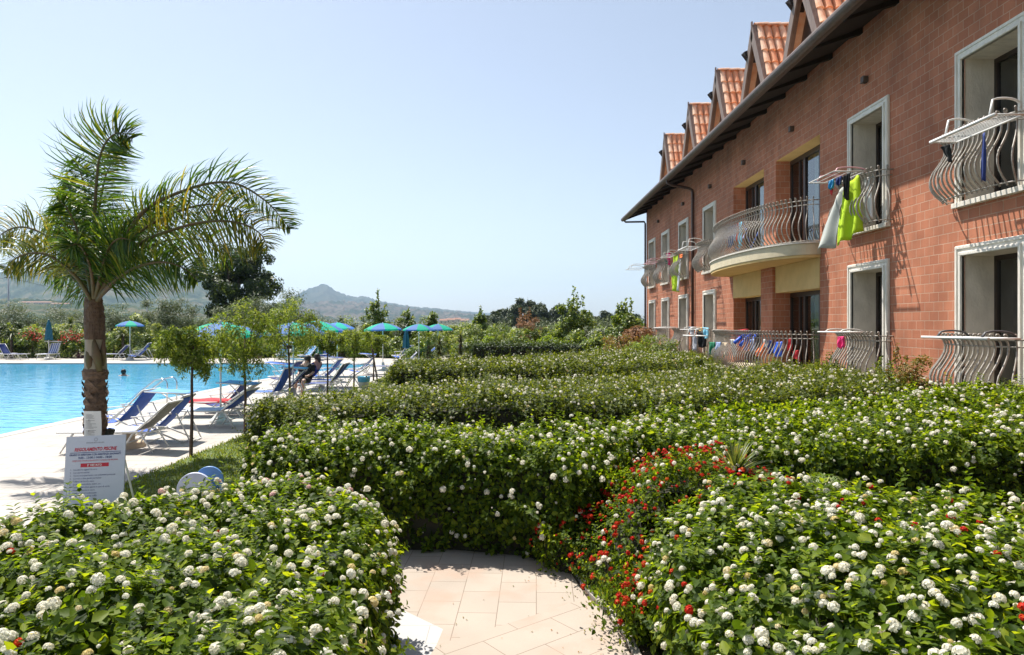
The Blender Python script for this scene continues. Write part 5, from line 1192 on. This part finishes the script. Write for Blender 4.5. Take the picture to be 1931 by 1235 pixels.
# ---------------------------------------------------------------- rules sign, round panel
sg = thing('rules_sign', 'white pool rules board with red and blue lettering behind the left hedge', 'sign', (tx(174,8.0), 8.0, 0))
SW, SH = .70, 1.0
R_s = Matrix.Rotation(math.radians(-9), 4, 'X') @ Matrix.Rotation(math.radians(-2.5), 4, 'Y')
def sgb(b, name, mat, parent, **k):
    o = b.build(name, mat, parent, **k); return o
M['sign'] = pmat('sign_panel', (.52,.54,.62), .5); M['sign_red'] = pmat('sign_red', (.50,.01,.03), .5); M['sign_blue'] = pmat('sign_blue', (.02,.035,.16), .5); M['sign_grey'] = pmat('sign_grey', (.28,.28,.33), .5)
b = MB(); b.box(-SW/2, -.008, 0, SW/2, .008, SH); panel = b.build('panel', M['sign'], sg); panel.matrix_local = Matrix.Translation((.0,0,-.10)) @ R_s
b = MB(); b.tube([(-.3,.03,.8),(-.3,.38,.10)], .012, n=6); b.tube([(.3,.03,.8),(.3,.38,.10)], .012, n=6); b.build('prop', M['white'], panel)
def text(s, size, x, z, mat, parent, name='lettering', align='LEFT', shear=0, bold=0, xs=1.0):
    cu = bpy.data.curves.new(name, 'FONT'); cu.body = s; cu.size = size; cu.align_x = align; cu.shear = shear; cu.offset = bold; cu.resolution_u = 2
    o = bpy.data.objects.new(name, cu); COL.objects.link(o); bpy.context.view_layer.update()
    me = bpy.data.meshes.new_from_object(o); bpy.data.objects.remove(o); me.materials.clear(); me.materials.append(M[mat])
    o = link(name, me, parent); o.rotation_euler = (math.radians(90),0,0); o.location = (x, -.0105, z); o.scale = (xs,1,1); return o
def rect(x0, x1, z0, z1, mat, name='rule'): b = MB(); b.quad((x0,-.0095,z0),(x1,-.0095,z0),(x1,-.0095,z1),(x0,-.0095,z1)); return b.build(name, M[mat], panel)
tp_ = SH
text('REGOLAMENTO PISCINE', .056, 0, tp_-.175, 'sign_red', panel, align='CENTER', shear=.22, bold=.0016, xs=.80)
rect(-.30,.30, tp_-.196, tp_-.190, 'sign_blue')
text('ORARIO DI APERTURA CON ASSISTENZA BAGNANTI', .031, 0, tp_-.228, 'sign_blue', panel, align='CENTER', bold=.0007, xs=.82)
text('9:00 - 13:00 / 14:00 - 18:00', .036, 0, tp_-.265, 'sign_blue', panel, align='CENTER', bold=.0007)
text('OSSERVARE SCRUPOLOSAMENTE I CONSIGLI DEI BAGNINI', .024, 0, tp_-.295, 'sign_red', panel, align='CENTER', xs=.85)
rect(-.165,.165, tp_-.362, tp_-.318, 'sign_red', 'red_band'); o = text("E' VIETATO", .034, 0, tp_-.352, 'white', panel, align='CENTER', bold=.0008); o.location.y = -.0125
rules = ['Introdurre oggetti di vetro','Introdurre animali','Tenere occupati lettini con indumenti personali','Correre e fare giochi pericolosi','Tuffarsi dal bordo vasca','Spostare ombrelloni, lettini, ecc.','Tenere ombrelloni aperti in caso di vento','Saltare in piscina in corsa','Usare maschere subacquee','Usare la piscina senza cuffia','Fumare']
for i, s_ in enumerate(rules):
    text('%d.' % (i+1), .027, -.285, tp_-.398-.0335*i, 'sign_blue', panel, align='LEFT'); text(s_, .027, -.245, tp_-.398-.0335*i, 'sign_blue', panel, xs=.95)
b = MB(); n = 14        # small ring emblem
for k in range(n):
    a0, a1 = 2*math.pi*k/n, 2*math.pi*(k+.7)/n; b.quad(*[(r_*math.cos(a), -.0095, tp_-.045+r_*math.sin(a)) for r_, a in ((.014,a0),(.023,a0),(.023,a1),(.014,a1))])
b.build('emblem', M['sign_grey'], panel)
b = MB(); rl = random.Random(8); x = -.11        # faint wordmark, too pale to read in the photograph
while x < .10: w_ = rl.uniform(.008,.016); b.quad((x,-.0095,tp_-.088),(x+w_,-.0095,tp_-.088),(x+w_,-.0095,tp_-.088+rl.uniform(.010,.018)),(x,-.0095,tp_-.076)); x += w_+.006
b.build('wordmark', M['sign_grey'], panel)

t_ = thing('round_topped_board', 'round topped white board with blue back on the lawn behind the left hedge', 'board', (tx(362,6.6), 6.75, 0), math.radians(8))
def arch(x0, y0, y1, w, h, mat, name):
    b = MB(); n = 20; ol_ = [(-w/2,0),(w/2,0)]+[(w/2*math.cos(a)+0, h-w/2+w/2*math.sin(a)) for a in np.linspace(0,math.pi,n)]
    vs = [(x0+x,y0,z) for x,z in ol_]+[(x0+x,y1,z) for x,z in ol_]; m = len(ol_)
    b.add(vs,[tuple(range(m)),tuple(range(2*m-1,m-1,-1))]+[(i,m+i,m+(i+1)%m,(i+1)%m) for i in range(m)]); return b.build(name, mat, t_, bevel=.008)
arch(-.03,-.05,-.01,.33,.76,pmat('pale_panel', (.50,.53,.66), .5),'front_board'); arch(.08,.04,.07,.27,.80,pmat('blue_panel', (.10,.24,.52), .45),'back_board')
b = MB(); b.box(-.20,-.075,.0,.20,.10,.05); b.box(-.225,-.06,.3,-.192,.02,.45); b.build('foot', bpy.data.materials['blue_panel'], t_)

# ---------------------------------------------------------------- people
def skin_mesh(name, pts, edges, radii, mat, parent=None, root=0, sub=1):
    me = bpy.data.meshes.new(name); me.from_pydata(pts, edges, []); o = link(name, me, parent); me.materials.append(mat)
    md = o.modifiers.new('skin','SKIN'); 
    for i, r_ in enumerate(radii): me.skin_vertices[0].data[i].radius = (r_, r_) if not isinstance(r_, tuple) else r_
    me.skin_vertices[0].data[root].use_root = True; md.use_smooth_shade = True
    s_ = o.modifiers.new('sub','SUBSURF'); s_.levels = sub; s_.render_levels = sub
    return o
def seated(label, X, Y, rz, top, hairm='hair', lean=.15, legs='down', z0=.42, dress='black', group='bathers'):
    t_ = thing('person', label, 'person', (X, Y, z0), rz, group)
    # facing -x ; pelvis at origin
    pts = [(0,0,.08),(lean*.4,0,.30),(lean,0,.50),(lean*.9,0,.60),(lean*.75-.02,0,.70),
           (lean*.9,.19,.50),(-.08,.25,.30),(-.28,.18,.20),(-.38,.14,.20),(lean*.9,-.19,.50),(-.08,-.25,.30),(-.28,-.18,.20),(-.38,-.14,.20),
           (-.10,.10,.06),(-.46,.13,.08),(-.52,.13,-.32),(-.64,.13,-.38),(-.10,-.10,.06),(-.46,-.13,.08),(-.52,-.13,-.32),(-.64,-.13,-.38)]
    E = [(0,1),(1,2),(2,3),(3,4),(2,5),(5,6),(6,7),(7,8),(2,9),(9,10),(10,11),(11,12),(0,13),(13,14),(14,15),(15,16),(0,17),(17,18),(18,19),(19,20)]
    R = [.15,.14,.13,.055,.095,.06,.045,.035,.028,.06,.045,.035,.028,.09,.07,.045,.035,.09,.07,.045,.035]
    body = skin_mesh('body', pts, E, R, M['skin'], t_, 0, 2)
    P2 = [pts[0],pts[1],pts[2],pts[5],pts[6],pts[9],pts[10],pts[13],pts[14],pts[17],pts[18]]
    cl = skin_mesh('clothing', P2, [(0,1),(1,2),(2,3),(3,4),(2,5),(5,6),(0,7),(7,8),(0,9),(9,10)], [.17,.16,.145,.08,.065,.08,.065,.11,.09,.11,.09], M[dress], t_, 0, 1)
    b = MB(); hx_ = lean*.75+.01; b.ball((hx_+.015,0,.725),.108,12,1.1); b.tube([(hx_+.08,0,.72),(hx_+.10,0,.60),(hx_+.08,0,.50)],[.07,.06,.03],n=8); b.build('hair', M[hairm], t_, smooth=True)
    return t_
seated('bather in dark clothes sitting on a lounger with the back to us', -6.35, 21.4, math.radians(75), 'black', lean=-.05)
seated('bather with bare shoulders sitting behind the dark dressed one', -6.75, 23.2, math.radians(-20), 'navy', dress='navy', lean=.25, z0=.40)
sw_ = thing('person', 'swimmer in the pool with only head and shoulders above the water', 'person', (tx(233,30.5), 30.5, -.06), math.radians(-70))
skin_mesh('body', [(0,0,-.25),(0,0,-.03),(-.01,0,.05),(-.02,0,.16),(0,.18,-.04),(-.3,.3,-.06),(-.55,.25,-.07),(0,-.18,-.04),(-.3,-.3,-.06)], [(0,1),(1,2),(2,3),(1,4),(4,5),(5,6),(1,7),(7,8)], [.13,.12,.055,.095,.06,.045,.03,.06,.045], M['skin'], sw_, 0, 2)
b = MB(); b.ball((.01,0,.185),.112,12,1.05); b.build('hair', M['hair'], sw_, smooth=True)

# ================================================================ RACKS AND WASHING ON THE FACADE
def make_rack(label, Y, zr, X=6.86, w=1.0, d=.46, drop=.20, col='white', rods=6, arms='white', tilt=0.0, board=False):
    t_ = thing('drying_rack', label, 'drying rack', (X, Y, zr), 0, 'clothes racks hooked on the railings')
    b = MB(); z0, z1 = -drop, -drop+tilt
    c = [(-.06,-w/2,z0),(-.06,w/2,z0),(-.06-d,w/2,z1),(-.06-d,-w/2,z1)]
    for i in range(4): b.tube([c[i], c[(i+1)%4]], .013, n=6)
    if board: b.box(-.06-d-.014,-w/2-.012,z1-.018,-.06-d+.03,w/2+.012,z1+.018)
    b.build('frame', M[col], t_, smooth=True)
    b = MB()
    for k in range(1, rods): f = k/rods; b.tube([(-.06-d*f,-w/2,z0+(z1-z0)*f),(-.06-d*f,w/2,z0+(z1-z0)*f)], .005, n=4)
    b.build('rods', M[col], t_, smooth=True)
    for s in (-w*.34, w*.34):
        b = MB(); R_ = d*.52
        b.tube([(.05,s,-.06),(.05,s,-.01)]+[(.03-R_*(1-math.cos(a)), s, .0+(.07)*math.sin(a)) for a in np.linspace(.2,math.pi*.75,8)]+[(-d*.95,s,z1)], .015, n=6, flat=1.4); b.build('arm', M[arms], t_, smooth=True)
    return t_
ZRu, ZRg = ZU0+1.06, ZG0+1.06
make_rack('white rack tray on the nearest upper window railing', 9.85, ZRu-.03, w=1.4, d=.40, drop=.22, rods=9, board=True, X=6.86)
make_rack('pinkish rack loaded with washing on the second upper window railing', 14.0, ZRu, w=1.1, d=.62, drop=.05, rods=4, col='offwhite', arms='pink', X=6.95)
make_rack('white rack on the upper window railing just left of the balcony', 25.3, ZRu, w=1.3, d=.5, drop=.25, rods=7, board=True, X=6.8)
make_rack('rack with the long yellow green towel, fourth upper window', 29.2, ZRu, w=1.2, d=.4, drop=.15, col='offwhite', arms='offwhite', X=6.85)
make_rack('pink armed rack on the second farthest upper window', 32.7, ZRu, w=1.2, d=.45, drop=.12, col='pink', arms='pink', X=6.85)
make_rack('rack with a tilted tray on the farthest upper window', 35.8, ZRu, w=1.2, d=.75, drop=.15, rods=6, X=6.8)
make_rack('white curved rack with dark grey arms on the nearest ground floor railing', 9.95, ZRg, w=1.45, d=.45, drop=.03, arms='darkgrey', rods=4, board=True, X=6.86)
make_rack('white and blue folding rack on the second ground floor window railing', 13.9, ZRg, w=.95, d=.45, drop=-.01, rods=6, col='white', arms='offwhite', X=6.88)
make_rack('white rack on the outer curve of the ground floor terrace railing', 20.6, ZRg-.02, w=1.2, d=.40, drop=.15, rods=5, board=True, X=5.72)
make_rack('rack heaped with dark clothes left of the terrace railing', 25.2, ZRg, w=1.3, d=.45, drop=.02, rods=5, X=6.8)
make_rack('grey rack showing above the hedge, third ground floor window from the far end', 29.2, ZRg, w=1.4, d=.6, drop=-.02, rods=5, X=6.8, arms='offwhite')
def cloth(name, label, tl, tr_, bl, br, mat, folds=3, amp=.03, catg='laundry', group='washing hung out on the railings', nu=14, nv=14, ph=0, solid=.006, pinch=0):
    tl, tr_, bl, br = map(Vector, (tl, tr_, bl, br)); c = (tl+tr_)/2; n = (tr_-tl).cross(bl-tl).normalized()
    def f(u, v):
        p = tl.lerp(tr_, u).lerp(bl.lerp(br, u), v); s = math.sin(u*math.pi*2*folds+ph+v*1.3); m_ = (.25+.75*v)
        p = p+n*amp*(s*m_+.4*math.sin(7*v+u*5+ph)*m_); 
        if pinch: mid = (tl+tr_+bl+br)/4; p = p.lerp(Vector((p.x*.5+mid.x*.5, p.y*.5+mid.y*.5, p.z)), pinch*math.sin(math.pi*v))
        p.z += .02*math.sin(u*math.pi*folds*1.3+ph)*v; return tuple(p-c)
    b = MB(); b.grid(f, nu, nv); o = b.build(name, M[mat], None, smooth=True, solid=solid); o.location = c
    return tag(o, label, catg, group)
M['lime'] = pmat('lime_towel', (.42,.60,.01), .9, bump=.3, c2=(.38,.55,.01)); M['greywhite'] = pmat('grey_white_towel', (.42,.44,.40), .9, c2=(.36,.38,.35), scale=3)
M['orange'] = pmat('orange_plastic', (.75,.16,.02), .45); M['yellow'] = pmat('yellow_cloth', (.75,.42,.02), .8); M['lightblue'] = pmat('light_blue_cloth', (.22,.55,.72), .8)
M['pinkhot'] = pmat('hot_pink_cloth', (.80,.03,.18), .8); M['denim'] = pmat('pale_denim', (.18,.28,.52), .85, c2=(.35,.42,.6), scale=7); M['royal'] = pmat('royal_blue_foam', (.02,.10,.60), .5); M['greencl'] = pmat('green_cloth', (.01,.18,.09), .85)
M['lightgrey'] = pmat('light_grey_cloth', (.5,.5,.54), .85, c2=(.4,.4,.45), scale=10)
cloth('towel', 'large bright lime towel hanging from the second upper window rack', px(1591,352,14.1), px(1621,328,13.7), px(1574,463,14.0), px(1626,437,13.6), 'lime', 2, .05)
cloth('towel', 'grey white half of a big towel blown out left of the lime one', px(1577,368,14.5), px(1592,350,14.3), px(1536,474,14.5), px(1573,464,14.2), 'greywhite', 1, .05, ph=1)
cloth('shirt', 'white shirt hanging right of the lime towel', px(1627,338,13.75), px(1642,332,13.55), px(1629,425,13.75), px(1646,414,13.55), 'white', 2, .02)
cloth('swimsuit', 'black swimwear bunched at the front of the pinkish rack', px(1587,333,13.9), px(1605,324,13.7), px(1590,372,13.9), px(1600,376,13.8), 'black', 3, .04, pinch=.4)
cloth('swimsuit', 'bright blue swimwear at the outer end of the pinkish rack', px(1562,342,14.3), px(1574,336,14.2), px(1560,356,14.3), px(1571,357,14.2), 'blue_bright', 2, .04)
cloth('swimsuit', 'navy swimwear between the bright blue and the black pieces', px(1575,337,14.1), px(1588,331,14.0), px(1575,349,14.1), px(1586,350,14.0), 'navy', 2, .03)
cloth('swimsuit', 'small red piece under the bright blue swimwear', px(1564,355,14.32), px(1571,355,14.25), px(1566,367,14.32), px(1569,368,14.3), 'red', 1, .01)
cloth('swimsuit', 'black bikini hanging long from the nearest upper rack', px(1853,252,9.32), px(1858,249,9.28), px(1849,343,9.32), px(1858,340,9.28), 'navy', 1, .012, pinch=-.6)
cloth('swimsuit', 'dark swim trunks under the outer corner of the nearest upper rack', px(1773,277,10.5), px(1792,272,10.3), px(1785,300,10.5), px(1794,306,10.35), 'black', 1, .03)
cloth('towel', 'long narrow yellow green towel on the far upper floor', px(1270,481,29.6), px(1282,478,29.0), px(1264,548,29.6), px(1278,550,29.0), 'lime', 1, .10, pinch=-.2)
cloth('towel', 'narrow white towel edge right of the long yellow green one', px(1282,480,28.9), px(1285,480,28.7), px(1275,549,28.9), px(1279,548,28.7), 'white', 1, .03)
cloth('shirt', 'red cloth on the second farthest upper rack', px(1256,478,32.2), px(1264,476,31.8), px(1258,498,32.2), px(1265,500,31.8), 'pinkhot', 1, .06)
cloth('shirt', 'dark green cloth left of the red one', px(1251,490,32.6), px(1258,488,32.2), px(1254,496,32.6), px(1259,497,32.2), 'greencl', 1, .05)
cloth('shirt', 'orange cloth draped behind the top of the long yellow green towel', px(1280,479,28.8), px(1288,479,28.4), px(1281,487,28.8), px(1285,486,28.4), 'orange', 1, .04)
cloth('swimsuit', 'hot pink swimsuit on the second ground floor rack', px(1579,635,13.9), px(1592,634,13.7), px(1577,656,13.9), px(1592,657,13.7), 'pinkhot', 2, .03)
cloth('towel', 'light blue towel on the ground floor rack left of the terrace', px(1324,617,24.4), px(1337,618,23.9), px(1326,634,24.4), px(1334,640,23.9), 'lightblue', 2, .05)
cloth('towel', 'yellow towel beside the light blue one', px(1317,619,24.9), px(1325,617,24.5), px(1317,624,24.9), px(1323,624,24.5), 'yellow', 1, .04)
cloth('shirt', 'long pale jeans hanging below the rack left of the terrace', px(1305,632,25.3), px(1313,628,24.9), px(1305,664,25.3), px(1312,660,24.9), 'lightgrey', 1, .07)
cloth('shirt', 'dark brown garment between the pale jeans and the light blue towel', px(1313,626,24.8), px(1330,628,24.3), px(1315,655,24.8), px(1331,655,24.3), 'black', 2, .07)
cloth('shirt', 'pale cloth at the left end of the rack left of the terrace', px(1298,616,25.6), px(1309,616,25.3), px(1299,628,25.6), px(1307,632,25.3), 'lightgrey', 1, .05)
cloth('shirt', 'light denim trousers under the white terrace rack', px(1350,645,20.6), px(1360,645,20.2), px(1347,668,20.6), px(1358,672,20.2), 'denim', 2, .05)
cloth('shirt', 'dark green shirt left of the light denim trousers', px(1337,645,21.2), px(1349,645,20.8), px(1336,668,21.2), px(1348,670,20.8), 'greencl', 2, .05)
cloth('shirt', 'tan trousers right of the light denim ones', px(1362,646,20.0), px(1372,646,19.7), px(1364,668,20.0), px(1371,670,19.7), 'cream', 1, .04)
cloth('shirt', 'white shirt on the terrace railing left of the foam tubes', px(1376,640,19.4), px(1387,640,19.2), px(1381,672,19.4), px(1389,671,19.2), 'white', 2, .04)
cloth('towel', 'orange beach towel behind the foam tubes', px(1386,645,19.6), px(1412,640,19.0), px(1386,660,19.6), px(1412,661,19.0), 'orange', 3, .05)
for i, (a, c, lb) in enumerate((((1386,646),(1405,631),'leftmost royal blue foam tube leaning on the terrace railing'),((1396,651),(1416,629),'middle and longest royal blue foam tube on the terrace railing'),((1405,659),(1413,637),'steep royal blue foam tube right of the longest'),((1418,645),(1426,631),'short royal blue foam tube, rightmost'))):
    p, q = px(*a, 18.6), px(*c, 18.9); b = MB(); b.tube([p-p, (q-p)*.5+Vector((0,0,.01)), q-p], .048, n=10); o = b.build('foam_tube', M['royal'], None, smooth=True); o.location = p; tag(o, lb, 'foam tube', 'blue foam tubes on the terrace')
cloth('inflatable', 'orange inflatable on the terrace behind the bars', px(1424,664,18.4), px(1446,645,18.0), px(1424,672,18.4), px(1436,668,18.0), 'orange', 2, .06, solid=.04)
cloth('towel', 'red towel folded over the terrace railing top', px(1391,622,19.2), px(1411,620,18.8), px(1391,626,19.2), px(1411,625,18.8), 'red', 1, .03)
cloth('towel', 'blue and white towel low behind the right part of the terrace bars', px(1461,645,17.6), px(1476,644,17.3), px(1457,672,17.6), px(1474,674,17.3), 'royal', 2, .03)
cloth('towel', 'white cloth over the blue towel behind the terrace bars', px(1467,645,17.45), px(1479,646,17.25), px(1468,659,17.45), px(1477,660,17.25), 'lightgrey', 2, .03)
cloth('towel', 'dark red cloth at the right end behind the terrace bars', px(1494,662,16.9), px(1506,660,16.7), px(1494,676,16.9), px(1508,680,16.7), 'red', 1, .03)
for lb, x0, x1, y0, y1, Y_, mt in (('striped blue and white towel inside the terrace bars left of the orange inflatable',1413,1424,640,664,18.7,'denim'),('dark navy towel inside the middle of the terrace bars',1447,1458,642,668,17.9,'navy'),
    ('maroon shirt hanging at the right end inside the terrace bars',1484,1493,638,662,17.1,'red'),('white shirt between the navy towel and the blue one',1437,1446,640,656,18.2,'white'),('pale tan towel over the left part of the terrace rail',1364,1376,630,650,20.2,'cream'),
    ('red and white cloth just right of the white terrace shirt',1390,1399,634,650,19.3,'pinkhot')):
    cloth('towel', lb, px(x0,y0,Y_), px(x1,y0-1,Y_-.25), px(x0,y1,Y_), px(x1,y1-1,Y_-.25), mt, 2, .04)
# airer standing on the upper balcony
t_ = thing('clothes_airer', 'blue and white folding airer with clothes standing on the upper balcony', 'clothes airer', (6.55, 19.3, 4.167))
b = MB(); b.tube([(-.3,.7,.82),(.0,.55,0)], .014, n=6); b.tube([(.25,.7,.82),(-.1,.55,0)], .014, n=6); b.tube([(-.3,-.6,.82),(.0,-.5,0)], .014, n=6); b.tube([(.25,-.6,.82),(-.1,-.5,0)], .014, n=6); b.build('legs', pmat('airer_blue', (.12,.2,.6), .4), t_, smooth=True)
b = MB()
for x in (-.3,-.16,-.02,.12,.25): b.tube([(x,-.62,.82),(x,.72,.82)], .006, n=4)
b.tube([(-.3,.72,.82),(.25,.72,.82)], .01, n=5); b.tube([(-.3,-.62,.82),(.25,-.62,.82)], .01, n=5); b.build('rods', M['white'], t_, smooth=True)
for lb, x, y0, y1, zb, mt in (('dark blue clothes over the balcony airer',-.31,.15,.65,.25,'navy'),('striped blue cloth in the middle of the balcony airer',-.31,-.12,.12,.4,'denim'),('red cloth near the right end of the balcony airer',-.31,-.30,-.15,.35,'red'),('teal cloth at the right end of the balcony airer',-.31,-.58,-.33,.15,'lightblue')):
    cloth('shirt', lb, (6.55+x,19.3+y1,5.0), (6.55+x,19.3+y0,5.0), (6.55+x-.02,19.3+y1,4.167+zb), (6.55+x-.02,19.3+y0,4.167+zb), mt, 2, .03)

# ================================================================ FAR THINGS
def pole(lb, x, Y, ytop, r=.13):
    t_ = thing('utility_pole', lb, 'utility pole', (tx(x,Y), Y, -.1), 0, 'utility poles'); h = th(ytop, Y)
    b = MB(); b.tube([(0,0,0),(0,0,h)], [r, r*.7], n=8); b.build('shaft', M['grey'], t_, smooth=True)
    b = MB(); b.box(-.5,-.05,h-.5,.5,.05,h-.4); b.build('crossarm', M['darkgrey'], t_); return Vector((tx(x,Y), Y, h-.5))
p1_ = pole('concrete utility pole at the far left in front of the hills', 16, 85, 515); p2_ = pole('distant utility pole seen through the palm fronds', 277, 120, 545); p0_ = Vector((tx(-160,80), 80, 9))
for k, (a, c) in enumerate(((p0_, p1_), (p1_, p2_), (p2_, Vector((tx(430,150),150,7.5))))):
    b = MB(); b.tube([a.lerp(c, i/16)-Vector((0,0,1.1*math.sin(math.pi*i/16)))-a for i in range(17)], .022, n=4); o = b.build('overhead_wire', M['darkgrey'], None); o.location = a
    tag(o, ['overhead wire running to the left frame edge from the concrete pole','overhead wire sagging from the concrete pole to the palm fronds','overhead wire passing behind the fronds to the dark tree'][k], 'wire', 'overhead wires')
M['plaster'] = pmat('pale_plaster', (.5,.46,.4), .9); M['farroof'] = pmat('far_roof_tiles', (.26,.14,.10), .9)
def house(lb, x, y, Y, w, h, d, grp):
    zb = max(-.1, th(y, Y)-h); t_ = thing('house', lb, 'house', (tx(x,Y), Y, zb), 0, grp); H_ = th(y, Y)-zb; zt = H_*.7
    b = MB(); b.box(-w/2,0,0,w/2,d,zt); b.build('wall', M['plaster'], t_)
    b = MB(); zr = H_; b.add([(-w/2-.3,-.4,zt+.01),(w/2+.3,-.4,zt+.01),(w/2+.3,d+.4,zt+.01),(-w/2-.3,d+.4,zt+.01),(-w/2-.3,d/2,zr),(w/2+.3,d/2,zr)],[(0,1,5,4),(2,3,4,5),(0,4,3),(1,2,5),(0,3,2,1)]); b.build('roof', M['farroof'], t_)
    for k in range(max(2, int(w/5))):
        b = MB(); xx = -w/2+w*(k+.5)/max(2,int(w/5)); b.box(xx-.5,-.03,zt*.45,xx+.5,.0,zt*.75); b.build('window', M['interior'], t_)
for x, y, Y, w, lb in ((68,568,1400,62,'long low farm building left of the palm'),(112,571,1390,36,'shorter farm shed joined right of the long farm building'),(37,574,1380,22,'small farm house nearest the utility pole'),
    (836,601,820,9,'leftmost red roofed house on the horizon'),(850,600,860,11,'red roofed house behind the yuccas on the horizon'),(862,599,900,9,'tallest red roofed house on the horizon'),(876,601,840,10,'rightmost red roofed house on the horizon')):
    house(lb, x, y, Y, w, 8 if Y > 1000 else 7, 9, 'far houses')
# ---------------------------------------------------------------- haze
mh, t = newmat('haze_air'); out = N_(t,'ShaderNodeOutputMaterial'); pv = N_(t,'ShaderNodeVolumePrincipled'); pv.inputs['Color'].default_value = (.54,.74,1,1); pv.inputs['Density'].default_value = HAZE; pv.inputs['Anisotropy'].default_value = .3
t.links.new(pv.outputs[0], out.inputs['Volume'])
b = MB(); b.box(-9300,-700,-1.2,9300,9300,560); hz_ = b.build('haze', mh); tag(hz_, kind='stuff')
